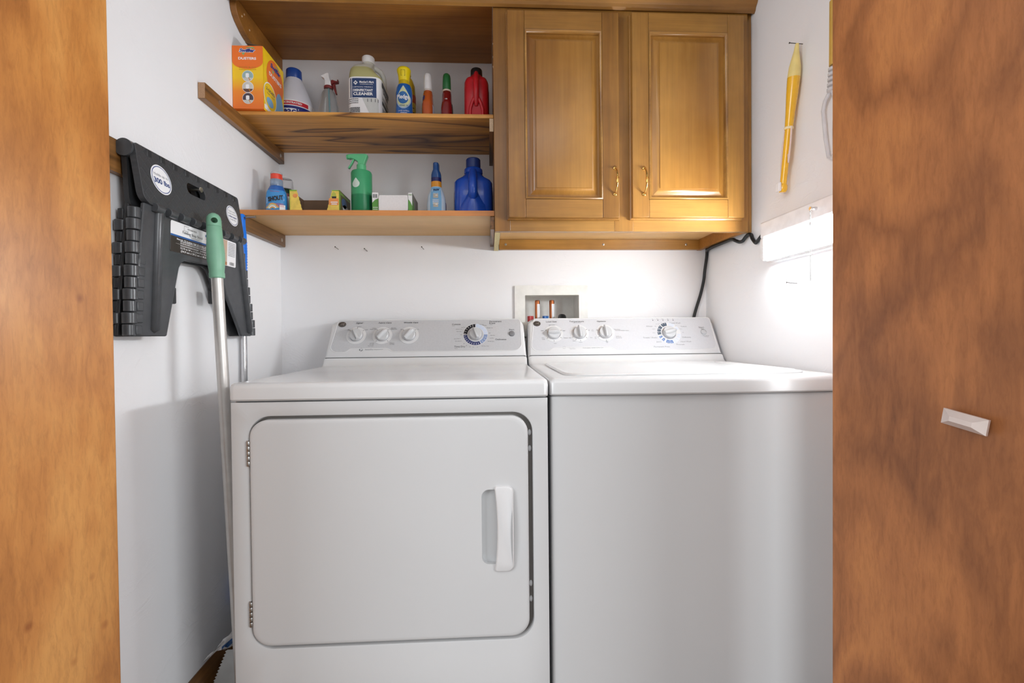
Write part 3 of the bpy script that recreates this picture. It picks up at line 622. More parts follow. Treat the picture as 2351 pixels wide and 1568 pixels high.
# ------------------------------------------------------------------ bottles and boxes on the shelves
class Bot:
    """stack of superellipse sections (z, rx, ry, cx, cy, power)"""
    def __init__(s, secs): s.s = [tuple(q)+(0, 0, 2)[len(q)-3:] if len(q) < 6 else tuple(q) for q in secs]
    def at(s, z):
        q = s.s
        if z <= q[0][0]: return q[0]
        for a, b in zip(q, q[1:]):
            if z <= b[0]:
                t = (z-a[0])/max(1e-9, b[0]-a[0]); return tuple(a[i]+(b[i]-a[i])*t for i in range(6))
        return q[-1]
    def pt(s, z, a, e=0):     # a: angle from -y towards +x
        _, rx, ry, cx, cy, p = s.at(z); c, q = math.sin(a), -math.cos(a)
        f = lambda t: math.copysign(abs(t)**(2/p), t)
        return (cx+(rx+e)*f(c), cy+(ry+e)*f(q), z)
    def front(s, x, z, e=0):
        _, rx, ry, cx, cy, p = s.at(z); t = min(.999, abs((x-cx)/rx)); return cy-(ry)*(1-t**p)**(1/p)-e
    def fn(s, e=.0006): return lambda u, v: (u, s.front(u, v, e), v)
    def body(s, mb=None, n=36, mi=0):
        mb = mb or MB(); mb.loft([[s.pt(q[0], 2*math.pi*k/n) for k in range(n)] for q in s.s], True, True, True, mi); return mb
    def wrap(s, mb, z0, z1, a0, a1, e=.0005, mi=0, nz=8, na=20):
        zs = sorted(set([z0, z1]+[q[0] for q in s.s if z0 < q[0] < z1]+[z0+(z1-z0)*k/nz for k in range(nz+1)]))
        rings = [[s.pt(z, math.radians(a0+(a1-a0)*k/na), e) for k in range(na+1)] for z in zs]
        return mb.loft(rings, False, False, False, mi)
    def shape(s, mb, z0, z1, xl, xr, e=.0008, mi=0, nz=24, na=10):
        rings = []
        for k in range(nz+1):
            z = z0+(z1-z0)*k/nz; a, b = xl(z), xr(z); rings.append([(a+(b-a)*j/na, s.front(a+(b-a)*j/na, z, e), z) for j in range(na+1)])
        return mb.loft(rings, False, False, False, mi)
    def disc(s, mb, cx, cz, rx, rz, e=.0008, mi=0):
        h = lambda z: rx*math.sqrt(max(0, 1-((z-cz)/rz)**2)); return s.shape(mb, cz-rz, cz+rz, lambda z: cx-h(z), lambda z: cx+h(z), e, mi)
Z1, Z0 = 1.695, 1.399
WHT = mat('white_print', (242, 242, 244), .4, var=.01)
# duster refill box ----------------------------------------------------------------------------
bx = thing('duster_box', 'orange and yellow duster refill carton at the left end of the oak shelf', 'box', (-.155, -.23, Z1))
a0, a1, b0, b1, h = -.200, -.111, -.3005, -.163, .1865
CARD = mat('brown_card', (120, 96, 76), .8)
YG = vgrad('carton_yellow_orange', [(0, (232, 112, 34)), (.28, (238, 140, 36)), (.5, (244, 200, 18)), (1, (246, 206, 16))], 0, .186)
z = Z1
m = MB(); m.box(a0, a1, b0, b1, z+.0005, z+.002)
for q in ((a0, a0+.001, b0, b1), (a1-.001, a1, b0, b1), (a0+.001, a1-.001, b0, b0+.001), (a0+.001, a1-.001, b1-.001, b1)): m.box(*q, z+.002, z+h)
m.build('carton', YG, bx, smooth=0)
m = MB().loft([[(a1-.001, y, z+h), (a1-.001-.05*q, y, z+h+.012*math.sin(q*2)) ] for y, q in [(b0+.001, 1), (b0+.06, 1), (b1-.001, 1)]], False, False, False)
m.loft([[(a0+.003+.07*k/6, b0+.02, z+h+.004+.010*math.sin(math.pi*k/6)) for k in range(7)], [(a0+.003+.07*k/6, b1-.01, z+h+.002+.008*math.sin(math.pi*k/6)) for k in range(7)]], False, False, False)
fo = m.build('top_flap', CARD, bx, smooth=60); sm = fo.modifiers.new('s', 'SOLIDIFY'); sm.thickness = .0006
ORG = mat('print_orange', (240, 118, 36), .4, var=.01); YEL = mat('print_yellow', (246, 204, 20), .4); FD = mat('print_faded_orange', (206, 130, 40), .5)
SWG = mat('print_green', (120, 178, 120), .4); LB = mat('print_light_blue', (128, 176, 214), .4)
F = lambda e: (lambda u, v: (u, b0-e, v)); G = lambda e: (lambda u, v: (a1+e, u, v))
p = MB(); cx = (a0+a1)/2; hw = (a1-a0)/2
arcp = [(a0, z+h), (a0, z+.140)]+[(cx+hw*math.sin(t), z+.140-.022*math.cos(t)) for t in [math.radians(-90+180*k/20) for k in range(21)]]+[(a1, z+.140), (a1, z+h)]
p.face([F(.0004)(u, v) for u, v in arcp], 0)
def swiffer(p, u, v, wd, fn, fw):
    sz = wd*.30
    p.face([fw(u+wd*a, v+wd*b) for a, b in ((-.10, .16), (.10, .24), (.34, .245), (.50, .17), (.48, .12), (.2, .19))], 3)
    p.face([fw(u+wd*a, v+wd*b) for a, b in ((-.32, -.14), (-.10, -.14), (-.22, -.30))], 3)
    txt(p, 'Swiffer', u, v, sz, fw, 1, bold=.10, shear=.25, width=wd*1.06); txt(p, 'Swiffer', u, v, sz, fn, 2, bold=.035, shear=.25, width=wd)
swiffer(p, cx-.002, z+.172, .046, F(.0010), F(.0007))
txt(p, 'DUSTERS', cx-.001, z+.1485, .0098, F(.0008), 1, bold=.03, width=.052)
txt(p, 'SWIPE & GO', cx, z+.1225, .0072, F(.0008), 4, bold=.01, width=.049); scribble(p, cx-.025, cx+.025, z+.1155, .0014, F(.0008), 4)
for k, (zz, c1, c2) in enumerate(((.097, 5, 6), (.064, 6, 7), (.031, 8, 6))):
    p.face([F(.0007)(u, v) for u, v in ell(cx, z+zz, .0166, .0166)], 1); p.face([F(.0009)(u, v) for u, v in ell(cx, z+zz, .0155, .0155)], c1)
    p.face([F(.0011)(cx+.0155*math.cos(t), z+zz+.0155*math.sin(t)) for t in [math.radians(200+140*q/12) for q in range(13)]], c2)
    p.face([F(.0013)(u, v) for u, v in rrect(cx-.006, cx+.004, z+zz-.005, z+zz+.008, .003)], 1)
    p.face([F(.0013)(u, v) for u, v in ((cx+.001, z+zz-.004), (cx+.006, z+zz-.014), (cx+.008, z+zz-.013), (cx+.003, z+zz-.004))], 4)
p.build('front_print', [ORG, WHT, mat('logo_navy', (44, 54, 140), .4), SWG, FD, mat('photo_teal', (150, 178, 176), .5), mat('photo_pale', (206, 204, 196), .5), mat('photo_brown', (104, 72, 60), .5), mat('photo_dark', (74, 62, 74), .5)], bx, smooth=0)
p = MB(); cy = (b0+b1)/2
p.face([G(.0004)(b0+a, z+b) for a, b in ((.001, 0), (.1365, 0), (.1365, h), (.001, h))], 0)
p.face([G(.0007)(u, v) for u, v in ell(cy+.008, z+.122, .056, .060)], 1)
p.face([G(.0009)(min(u, b1-.001), max(v, z+.001)) for u, v in ell(cy+.036, z+.030, .030, .068)], 4)
swiffer(p, cy+.008, z+.158, .068, G(.0013), G(.0010)); txt(p, 'DUSTERS', cy+.008, z+.128, .0155, G(.0012), 2, bold=.03, width=.082)
p.face([G(.0010)(u, v) for u, v in ell(cy-.028, z+.055, .042, .042)], 2); p.face([G(.0012)(u, v) for u, v in ell(cy-.028, z+.055, .039, .039)], 0)
txt(p, '2-SIDED', cy-.026, z+.072, .012, G(.0014), 5, bold=.02, width=.055); txt(p, 'TRAP + LOCK', cy-.026, z+.060, .006, G(.0014), 5, width=.048)
p.face([G(.0014)(u, v) for u, v in ell(cy-.030, z+.038, .022, .014)], 4); p.face([G(.0009)(u, v) for u, v in rrect(cy-.065, cy-.005, z+.006, z+.020, .004)], 2)
p.build('side_print', [YEL, ORG, WHT, SWG, LB, NAVY], bx, smooth=0)
# the logo material order of the side print: 2=white outline, navy letters drawn again
p = MB(); txt(p, 'Swiffer', cy+.008, z+.158, .068*.30, G(.0016), 0, bold=.035, shear=.25, width=.068); p.build('side_lettering', MATS['logo_navy'], bx, smooth=0)

def bottle(name, label, loc, rz=0, cat='bottle'): return thing(name, label, cat, loc, rz, local=True)
def trigger(t, zn, m_head, m_trig, ang=0, r=.013, hh=.05, L=.055, m_noz=None):
    """spray head on a collar at height zn; nozzle along -x turned by ang"""
    R = Matrix.Rotation(ang, 4, 'Z')
    MB().lathe([(r, zn), (r*1.05, zn+.002), (r*1.05, zn+.014), (r*.8, zn+.017)], 24).build('collar', m_head, t)
    h = MB(); H = zn+.016
    prof = [(.012, H), (.013, H+hh*.45), (.021, H+hh*.92), (.016, H+hh), (-.012, H+hh*.98), (-L*.7, H+hh*.92), (-L*.78, H+hh*.88), (-L*.78, H+hh*.66), (-L*.45, H+hh*.62), (-.008, H+hh*.40), (-.010, H)]
    h.prism(prof, lambda u, v, wd: (u, wd, v), -.009, .009); h.xf(R); h.build('spray_head', m_head, t, bevel=.003, seg=3)
    n = MB().lathe([(.006, 0), (.0075, .002), (.0075, .011), (.0055, .012)], 16, (0, 0, 0), 'x'); n.xf(R @ Matrix.Translation((-L*.78-.011, 0, H+hh*.77))); n.build('nozzle', m_noz or m_head, t)
    g = MB(); g.loft([[(x, w2, zz), (x+.005, w2, zz), (x+.005, -w2, zz), (x, -w2, zz)] for x, zz, w2 in ((-L*.50, H+hh*.66, .006), (-L*.56, H+hh*.36, .006), (-L*.60, H+hh*.10, .0055), (-L*.74, H-hh*.12, .005))])
    g.xf(R); g.build('trigger', m_trig, t, bevel=.001)
# bleach ------------------------------------------------------------------------------------
t = bottle('bleach_bottle', 'white bleach bottle with a blue cap between duster box and clear spray bottle', (-.113, -.074, Z1))
B = Bot([(0, .060, .060), (.004, .0655, .0655), (.105, .0655, .0655), (.118, .064, .064), (.135, .058, .058), (.175, .041, .041), (.202, .029, .029), (.208, .0255, .0255), (.214, .0245, .0245)])
HDPE = mat('white_plastic_bottle', (224, 226, 236), .35, var=.02)
B.body().build('body', HDPE, t, smooth=45)
cp_ = MB(); n = 40
for k in range(1): cp_.loft([[(rr*(1+.02*(j % 2))*math.cos(2*math.pi*j/n), rr*(1+.02*(j % 2))*math.sin(2*math.pi*j/n), zz) for j in range(n)] for rr, zz in ((.0245, .209), (.0255, .211), (.0245, .240), (.022, .243))])
cp_.build('cap', mat('cap_blue', (30, 74, 160), .3), t, smooth=30)
l = MB(); B.wrap(l, .02, .113, -80, 95, .0005, 0); B.wrap(l, .020, .092, -80, 95, .0008, 1)
B.shape(l, .02, .083, lambda zz: -.06, lambda zz: .052-(zz-.02)*.25, .0011, 0)
B.wrap(l, .095, .1085, -70, 62, .0009, 2)
txt(l, 'CONCENTRATED', .010, .1018, .0085, B.fn(.0015), 0, bold=.03, width=.070)
txt(l, 'bleach', .006, .074, .030, B.fn(.0016), 1, bold=.03, width=.075)
l.build('label', [WHT, mat('label_navy', (28, 40, 120), .35), mat('label_red', (206, 44, 58), .35)], t, smooth=45)
# clear spray bottle ------------------------------------------------------------------------
t = bottle('clear_spray_bottle', 'clear spray bottle with white head and dark red trigger', (.020, -.12, Z1))
CLEAR = mat('clear_plastic', (238, 242, 242), .06, trans=.95, ior=1.30, var=0)
B = Bot([(0, .031, .031), (.004, .034, .034), (.085, .034, .034), (.10, .031, .031), (.118, .0265, .0265), (.130, .0255, .0255), (.143, .021, .021), (.152, .014, .014), (.158, .0125, .0125)])
B.body().build('body', CLEAR, t, smooth=50)
MB().tube([(0, 0, .01), (.002, 0, .08), (0, 0, .158)], .0022, 8).build('dip_tube', mat('teal_tube', (120, 170, 180), .3), t)
DR = mat('dark_red_plastic', (124, 40, 40), .4)
MB().lathe([(.0145, .156), (.015, .158), (.015, .164), (.013, .166)], 24).build('collar', DR, t)
hd = MB().prism([(.012, .164), (.009, .178), (.004, .193), (.003, .208), (-.004, .209), (-.013, .204), (-.023, .200), (-.023, .196), (-.013, .190), (-.010, .182), (-.0105, .164)], lambda u, v, wd: (u, wd, v), -.009, .009); hd.build('spray_head', mat('head_white', (238, 238, 240), .3), t, bevel=.003, seg=3)
MB().prism([(.010, .168), (.020, .176), (.033, .178), (.034, .187), (.031, .187), (.030, .181), (.014, .186), (.010, .184)], lambda u, v, wd: (u, wd, v), -.007, .007).build('nozzle', DR, t, bevel=.001)
MB().prism([(.013, .170), (.022, .176), (.028, .140), (.024, .139)], lambda u, v, wd: (u, wd, v), -.005, .005).build('trigger', DR, t, bevel=.001)
# disinfectant jug --------------------------------------------------------------------------
t = bottle('disinfectant_jug', 'large translucent jug of disinfectant cleaner with a navy label and white cap', (.160, -.143, Z1), 0, 'jug')
JUG = two_tone('jug_plastic', (188, 184, 128), (216, 216, 204), .190, .002, .3, .08)
B = Bot([(0, .050, .061, 0, 0, 5), (.004, .0545, .065, 0, 0, 5), (.148, .0545, .065, 0, 0, 5), (.160, .0540, .0645, 0, 0, 4.5), (.172, .0470, .061, -.006, -.003, 4), (.186, .0400, .055, -.011, -.006, 3.4), (.200, .0340, .046, -.011, -.006, 3), (.212, .027, .034, -.006, -.003, 2.5), (.220, .020, .020, 0, 0, 2), (.227, .0175, .0175, 0, 0, 2), (.236, .0175, .0175, 0, 0, 2)])
jb = B.body(n=48).build('body', JUG, t, smooth=45)
MB().tube([(.006, .004, .220), (.022, .012, .221), (.037, .018, .213), (.045, .022, .198), (.0475, .024, .180), (.047, .024, .158)], [.008, .0085, .0085, .008, .0078, .008], 12).build('handle', mat('jug_handle', (214, 214, 208), .3), t, smooth=60)
n = 44; c_ = MB().loft([[(rr*(1+.025*(j % 2))*math.cos(2*math.pi*j/n), rr*(1+.025*(j % 2))*math.sin(2*math.pi*j/n), zz) for j in range(n)] for rr, zz in ((.0195, .229), (.0205, .231), (.0200, .249), (.018, .2515))])
c_.build('cap', mat('cap_white', (238, 238, 238), .35), t, smooth=30)
l = MB(); FB = B.fn
MK = mat('label_slate_blue', (42, 66, 112), .4); LG = mat('label_grey', (206, 208, 206), .4); DG = mat('label_dark', (48, 52, 60), .4)
B.wrap(l, .006, .153, -180, 180, .0004, 0, 6, 60)
fl = lambda a, b, c, d, e, mi: l.face([FB(e)(u, v) for u, v in ((a, c), (b, c), (b, d), (a, d))], mi)
B.shape(l, .086, .148, lambda zz: -.0525, lambda zz: .049, .0009, 1)
B.shape(l, .030, .086, lambda zz: .02-(zz-.03)*.45, lambda zz: .049, .0009, 2)
txt(l, "Member's Mark", .010, .1350, .0095, FB(.0018), 0, bold=.03, width=.046); txt(l, 'COMMERCIAL', .010, .1278, .0042, FB(.0018), 0, width=.042)
l.face([FB(.0018)(-.025+a, .133+b) for a, b in ((-.0072, 0), (0, -.0072), (.0072, 0), (0, .0072))], 0); txt(l, 'M', -.025, .133, .0075, FB(.0021), 1, bold=.02)
txt(l, 'LEMON FRESH', -.002, .1190, .0050, FB(.0018), 0, width=.062)
txt(l, 'DISINFECTANT', -.002, .1085, .0105, FB(.0018), 0, bold=.035, width=.063); txt(l, 'CLEANER', -.002, .0970, .0125, FB(.0018), 0, bold=.04, width=.063)
for k in range(3): scribble(l, -.050, -.016, .080-k*.006, .0018, FB(.0018), 3)
for k in range(4): scribble(l, -.050, -.012, .052-k*.0042, .0024, FB(.0018), 3, .12)
for x in (.012, .024, .036, .044): l.face([FB(.0016)(x+a, .072+b) for a, b in ((0, 0), (.0015, 0), (.0015, .010), (0, .010))], 3)
S_ = lambda u, v: (.0545+.0012, u, v)
for zz, hh in ((.146, .016), (.100, .002), (.094, .002), (.086, .012), (.064, .002), (.058, .002), (.052, .002), (.046, .002), (.040, .002)):
    l.face([S_(u, v) for u, v in ((-.046, zz-hh), (.046, zz-hh), (.046, zz), (-.046, zz))], 3)
txt(l, 'DANGER', 0, .120, .016, S_, 3, bold=.03, width=.07)
l.build('label', [WHT, MK, LG, DG], t, smooth=45)
# furniture polish --------------------------------------------------------------------------
t = bottle('polish_bottle', 'blue furniture polish bottle with a flared yellow top', (.287, -.195, Z1))
B = Bot([(0, .025, .022, 0, 0, 2.4), (.003, .0275, .024, 0, 0, 2.4), (.04, .0275, .024, 0, 0, 2.4), (.075, .0255, .023, 0, 0, 2.3), (.105, .0265, .024, 0, 0, 2.3), (.122, .0245, .022), (.131, .0205, .019)])
PB = mat('polish_blue', (20, 92, 170), .2, coat=.5)
B.body().build('body', PB, t, smooth=45)
PY = mat('polish_yellow', (240, 216, 24), .3)
NK = Bot([(.1305, .0205, .019), (.134, .018, .017), (.150, .0165, .016)]); NK.body().build('neck', mat('neck_olive', (206, 180, 30), .3), t)
HD = Bot([(.145, .017, .017), (.150, .0175, .018), (.165, .0190, .019), (.178, .0225, .021), (.182, .0225, .021), (.187, .019, .018), (.190, .012, .012)]); HD.body().build('spray_top', PY, t, smooth=45)
fr = MB()
for q in (((-.0065, .156), (.0065, .156), (.0065, .157), (-.0065, .157)), ((-.0065, .173), (.0065, .173), (.0065, .174), (-.0065, .174)), ((-.0065, .156), (-.0058, .156), (-.0058, .174), (-.0065, .174)), ((.0058, .156), (.0065, .156), (.0065, .174), (.0058, .174))):
    fr.face([HD.fn(.0009)(u, v) for u, v in q])
fr.build('button_outline', mat('outline_olive', (110, 96, 10), .5), t, smooth=0)
MB().lathe([(.006, .188), (.006, .191), (.003, .193)], 16).build('nozzle', mat('pale_blue_plastic', (150, 176, 214), .3), t)
l = MB()
def drop(cx, cz, rw, rh): # pointed top drop outline half width at z
    return lambda zz: rw*math.sqrt(max(0, 1-((zz-cz)/rh)**2)) if zz < cz+rh*.25 else rw*.968*max(0, (cz+rh*1.5-zz)/(rh*1.25))**.9
hf = drop(0, .078, .0225, .030); B.shape(l, .0485, .122, lambda zz: -hf(zz)+.001, lambda zz: hf(zz)+.001, .0006, 0)
hf2 = drop(0, .080, .0205, .027); B.shape(l, .0535, .1195, lambda zz: -hf2(zz)+.001, lambda zz: hf2(zz)+.001, .0009, 1)
B.disc(l, .000, .083, .0165, .020, .0012, 2)
txt(l, 'Pledge', .000, .085, .0185, B.fn(.0022), 3, bold=.025, width=.040)
txt(l, 'clean it', .002, .0585, .0095, B.fn(.0022), 2, width=.026)
txt(l, 'multi surface', .002, .041, .0055, B.fn(.0012), 3, width=.034); txt(l, 'cleaner', .002, .035, .0055, B.fn(.0012), 3, width=.022)
l.build('label', [mat('silver_blue', (168, 190, 214), .3), mat('print_pale_yellow', (214, 220, 170), .4), mat('print_mid_blue', (44, 104, 168), .3), WHT], t, smooth=45)
# yellow bottle behind ------------------------------------------------------------------------
t = bottle('yellow_bottle', 'yellow cleaner bottle standing behind the blue polish bottle', (.279, -.100, Z1))
B = Bot([(0, .028, .022, 0, 0, 2.5), (.003, .030, .024, 0, 0, 2.5), (.150, .030, .024, 0, 0, 2.5), (.180, .028, .022), (.200, .021, .018), (.212, .013, .013), (.220, .013, .013)])
B.body().build('body', mat('lemon_plastic', (206, 172, 44), .3), t, smooth=45)
MB().lathe([(.015, .216), (.0155, .218), (.0145, .234), (.011, .236)], 24).build('cap', PY, t)
l = MB(); B.wrap(l, .02, .145, -20, 100, .0005, 0); B.wrap(l, .118, .145, -20, 100, .0008, 1); B.wrap(l, .06, .085, -20, 100, .0008, 2); 
txt(l, 'PINE', .0115, .132, .012, B.fn(.0014), 3, bold=.02, width=.03); txt(l, 'DISH', .012, .098, .016, B.fn(.0014), 2, bold=.04, width=.036)
l.build('label', [mat('label_gold', (216, 186, 70), .4), mat('label_rust', (188, 84, 40), .4), mat('label_green_black', (40, 60, 44), .4), WHT], t, smooth=45)
# two slim spray bottles seen from the back -------------------------------------------------------
def slim(name, label, x, body, head, collar):
    t = bottle(name, label, (x, -.175, Z1))
    B = Bot([(0, .017, .032, 0, 0, 2.6), (.003, .0195, .035, 0, 0, 2.6), (.062, .0195, .035, 0, 0, 2.6), (.078, .0185, .033, 0, -.001, 2.4), (.084, .0172, .028, 0, -.002, 2.3), (.110, .0160, .024), (.118, .0150, .019), (.123, .0135, .0145), (.128, .0125, .013)])
    B.body().build('body', body, t, smooth=40)
    MB().lathe([(.0142, .1235), (.0145, .125), (.0145, .129), (.013, .131)], 24).build('collar', collar, t)
    H = Bot([(.129, .0140, .015, 0, 0, 2.3), (.145, .0138, .017, 0, 0, 2.3), (.162, .0132, .020, 0, .002, 2.3), (.172, .0128, .021, 0, .004, 2.4), (.179, .0116, .019, 0, .005, 2.3), (.1835, .0085, .014, 0, .006, 2.2), (.1855, .004, .007, 0, .006, 2)])
    H.body().build('spray_head', head, t, smooth=60)
    MB().loft([[(a, y, zz) for a, y in ((-.006, yy), (.006, yy), (.006, yy+.005), (-.006, yy+.005))] for yy, zz in ((.022, .165), (.030, .150), (.030, .135), (.036, .122))]).build('trigger', head, t, bevel=.001)
    MB().tube([(0, .018, .170), (0, .043, .170)], .007, 14).build('nozzle', head, t)
    return t, B
t, B = slim('slim_spray_bottle', 'slim orange spray bottle with a white head', .3615, mat('orange_liquid', (196, 92, 42), .2, coat=.4), mat('head_white', (238, 238, 240), .3), mat('collar_clear', (214, 206, 200), .3))
l = MB(); B.wrap(l, .01, .072, 55, 125, .0006, 0); B.wrap(l, .088, .102, -70, -25, .0006, 1); l.build('label', [mat('label_lilac', (190, 190, 206), .4), mat('label_navy', (28, 40, 120), .35)], t)
t, B = slim('slim_spray_bottle', 'slim dark red spray bottle with a green head', .4235, mat('red_liquid', (128, 26, 28), .15, coat=.6), mat('head_green', (38, 112, 58), .3), mat('collar_cream', (216, 204, 188), .3))
l = MB(); B.wrap(l, .01, .080, 70, 120, .0006, 0); txt(l, 'CB', 0, .088, .006, B.fn(.0008), 1, bold=.02); l.build('label', [mat('label_dark_green', (40, 70, 56), .4), WHT], t)
# handled jugs seen with the handle towards us ------------------------------------------------------
def hjug(name, label, loc, w2, d2, H, capm, bodym, shoulder, cr_, capz, low, ridges):
    t = bottle(name, label, loc, 0, 'jug')
    k = w2
    B = Bot([(0, k*.94, d2*.94, 0, 0, 4), (.004, k, d2, 0, 0, 4), (low, k, d2, 0, 0, 4), (shoulder*.92, k*.985, d2*.98, 0, 0, 4), (shoulder, k*.90, d2*.90, 0, 0, 3.2), (shoulder+(H-shoulder)*.45, k*.60, d2*.62, 0, 0, 2.6), (H, cr_*1.08, cr_*1.08), (H+.004, cr_*.95, cr_*.95), (H+.01, cr_*.95, cr_*.95)])
    B.body(n=48).build('body', bodym, t, smooth=50)
    # hand hold: hollows either side of a vertical grip, grip forks towards the foot
    g = MB(); hw = w2*.22
    pts = [(0, -d2*.62, H*.985), (0, -d2*.98, shoulder*1.0), (0, -d2*1.17, shoulder*.86), (0, -d2*1.20, shoulder*.66), (0, -d2*1.12, shoulder*.52), (0, -d2*.98, shoulder*.38)]
    rs = [hw*.8, hw, hw*1.03, hw*1.05, hw*1.05, hw*.7]
    g.tube(pts, rs, 16); g.build('grip', bodym, t, smooth=70)
    for s in ((-1, 1) if ridges else ()):
        MB().tube([(s*hw*.4, -d2*1.10, shoulder*.56), (s*w2*.36, -d2*1.05, shoulder*.42), (s*w2*.50, -d2*1.02, shoulder*.30), (s*w2*.52, -d2*1.0, .006)], [hw*.62, hw*.62, hw*.58, hw*.55], 12).build('grip_fork', bodym, t, smooth=70)
        cut_ = None
    if not ridges:
        fl = MB().loft([[(s*q, -d2*(1.0)-dd, zz) for s, dd in ((-1, -.008), (-.75, .003), (-.35, .011), (0, .0145), (.35, .011), (.75, .003), (1, -.008))] for zz, q in ((.004, w2*.80), (shoulder*.30, w2*.70), (shoulder*.44, w2*.50), (shoulder*.58, w2*.33), (shoulder*.70, w2*.24), (shoulder*.80, w2*.21))], False, False, False)
        fl.build('grip_flare', bodym, t, smooth=70)
    n = 48; c_ = MB().loft([[(rr*(1+.018*(j % 2))*math.cos(2*math.pi*j/n), rr*(1+.018*(j % 2))*math.sin(2*math.pi*j/n), zz) for j in range(n)] for rr, zz in ((cr_*.98, H+.004), (cr_, H+.006), (cr_*.97, capz-.003), (cr_*.88, capz))])
    c_.build('cap', capm, t, smooth=30)
    return t, B
t, B = hjug('red_jug', 'red handled jug with a black cap at the right end of the oak shelf', (.522, -.165, Z1), .0405, .055, .178, mat('cap_black', (26, 28, 30), .35), mat('red_plastic', (196, 28, 40), .28), .157, .0195, .205, .12, True)
l = MB(); B.wrap(l, .01, .12, 72, 130, .0006, 0); B.wrap(l, .01, .05, -120, -76, .0006, 1); l.build('label', [mat('label_dark', (48, 52, 60), .4), WHT], t)
t, B = hjug('detergent_jug', 'big royal blue detergent jug beside the cabinet on the lower shelf', (.508, -.158, Z0), .0645, .056, .158, mat('cap_navy', (24, 52, 120), .35), mat('royal_blue_plastic', (16, 74, 182), .22, coat=.3), .128, .0245, .206, .07, False)
MB().lathe([(.030, .155), (.0315, .158), (.0305, .170), (.026, .174)], 36).build('collar', MATS['royal_blue_plastic'], t, smooth=60)
l = MB(); B.wrap(l, .012, .105, 78, 140, .0006, 0); B.wrap(l, .075, .09, 80, 140, .0009, 1); B.wrap(l, .012, .09, -140, -80, .0006, 2); 
for k in range(6): B.wrap(l, .02+k*.008, .023+k*.008, 82, 138, .0009, 1)
l.build('label', [mat('label_purple', (66, 56, 110), .4), mat('label_beige', (206, 200, 190), .4), mat('label_orange_red', (206, 92, 60), .4)], t)
# stain remover -----------------------------------------------------------------------------------
t = bottle('stain_remover_bottle', 'blue stain remover bottle with a clear-topped red cap at the left end', (-.124, -.195, Z0), math.radians(17))
B = Bot([(0, .029, .019, 0, 0, 2.5), (.003, .0315, .0215, 0, 0, 2.5), (.060, .0315, .0215, 0, 0, 2.5), (.078, .029, .020, 0, 0, 2.4), (.090, .024, .018), (.098, .0195, .017), (.104, .0175, .016)])
B.body().build('body', mat('stain_blue', (36, 92, 170), .25, coat=.3), t, smooth=45)
MB().lathe([(.0185, .098), (.019, .100), (.0185, .118), (.0175, .120)], 30).build('lower_cap', mat('clear_blue_cap', (170, 190, 214), .15, trans=.5), t)
MB().lathe([(.0175, .119), (.0178, .121), (.0172, .136), (.016, .137)], 30).build('red_band', mat('red_orange_plastic', (222, 70, 50), .3), t)
MB().lathe([(.0176, .1365), (.0176, .140), (.016, .1425), (.010, .143)], 30).build('cap_top', mat('clear_white_cap', (226, 226, 230), .12, trans=.5), t)
l = MB(); B.wrap(l, .006, .083, -70, 70, .0005, 0)
l.face([B.fn(.0014)(u, v) for u, v in ((-.027, .0385), (.023, .050), (.0235, .071), (-.0265, .0575))], 1)
txt(l, 'SHOUT', -.0015, .0545, .0190, B.fn(.0022), 2, bold=.05, shear=.12, width=.0455, rot=.22)
for k, mi in ((0, 3), (1, 4), (2, 1), (3, 3)):
    pts = []
    for q in range(13):
        a = math.radians(20+150*q/12); pts.append((-.010+(.020-.004*k)*math.cos(a), .020+(.020-.004*k)*math.sin(a)))
    for q in range(12, -1, -1):
        a = math.radians(20+150*q/12); pts.append((-.010+(.0168-.004*k)*math.cos(a), .020+(.0168-.004*k)*math.sin(a)))
    l.face([B.fn(.0012)(u, v) for u, v in pts], mi)
B.shape(l, .006, .036, lambda zz: .010, lambda zz: .026, .0010, 1)
for k in range(3): scribble(l, .000, .022, .038-k*.004, .0013, B.fn(.0016), 5)
txt(l, 'TRIPLE ACTING', -.004, .0775, .004, B.fn(.0012), 5)
l.build('label', [mat('label_sky', (58, 138, 200), .35), WHT, INK, mat('print_amber', (240, 170, 60), .4), mat('print_pale_yellow', (214, 220, 170), .4), mat('label_red', (206, 44, 58), .35)], t, smooth=45)
# second bottle behind it --------------------------------------------------------------------------
t = bottle('aerosol_bottle', 'dark green and red can with a clear dome cap behind the stain remover', (-.128, -.118, Z0))
MB().lathe([(.020, 0), (.0235, .003), (.0235, .105), (.021, .112), (.019, .114)], 30).build('body', mat('can_dark_green', (28, 58, 42), .25, .3), t)
l = MB(); B2 = Bot([(0, .0238, .0238), (.2, .0238, .0238)]); B2.wrap(l, .02, .095, 10, 80, .0004, 0); B2.wrap(l, .04, .085, 35, 60, .0007, 1); l.build('label', [mat('label_maroon', (120, 30, 40), .35), WHT], t)
MB().lathe([(.0232, .111), (.0235, .113), (.0228, .140), (.020, .147), (.012, .149)], 30).build('cap', mat('clear_dome', (228, 228, 230), .1, trans=.8, ior=1.2), t, smooth=50)
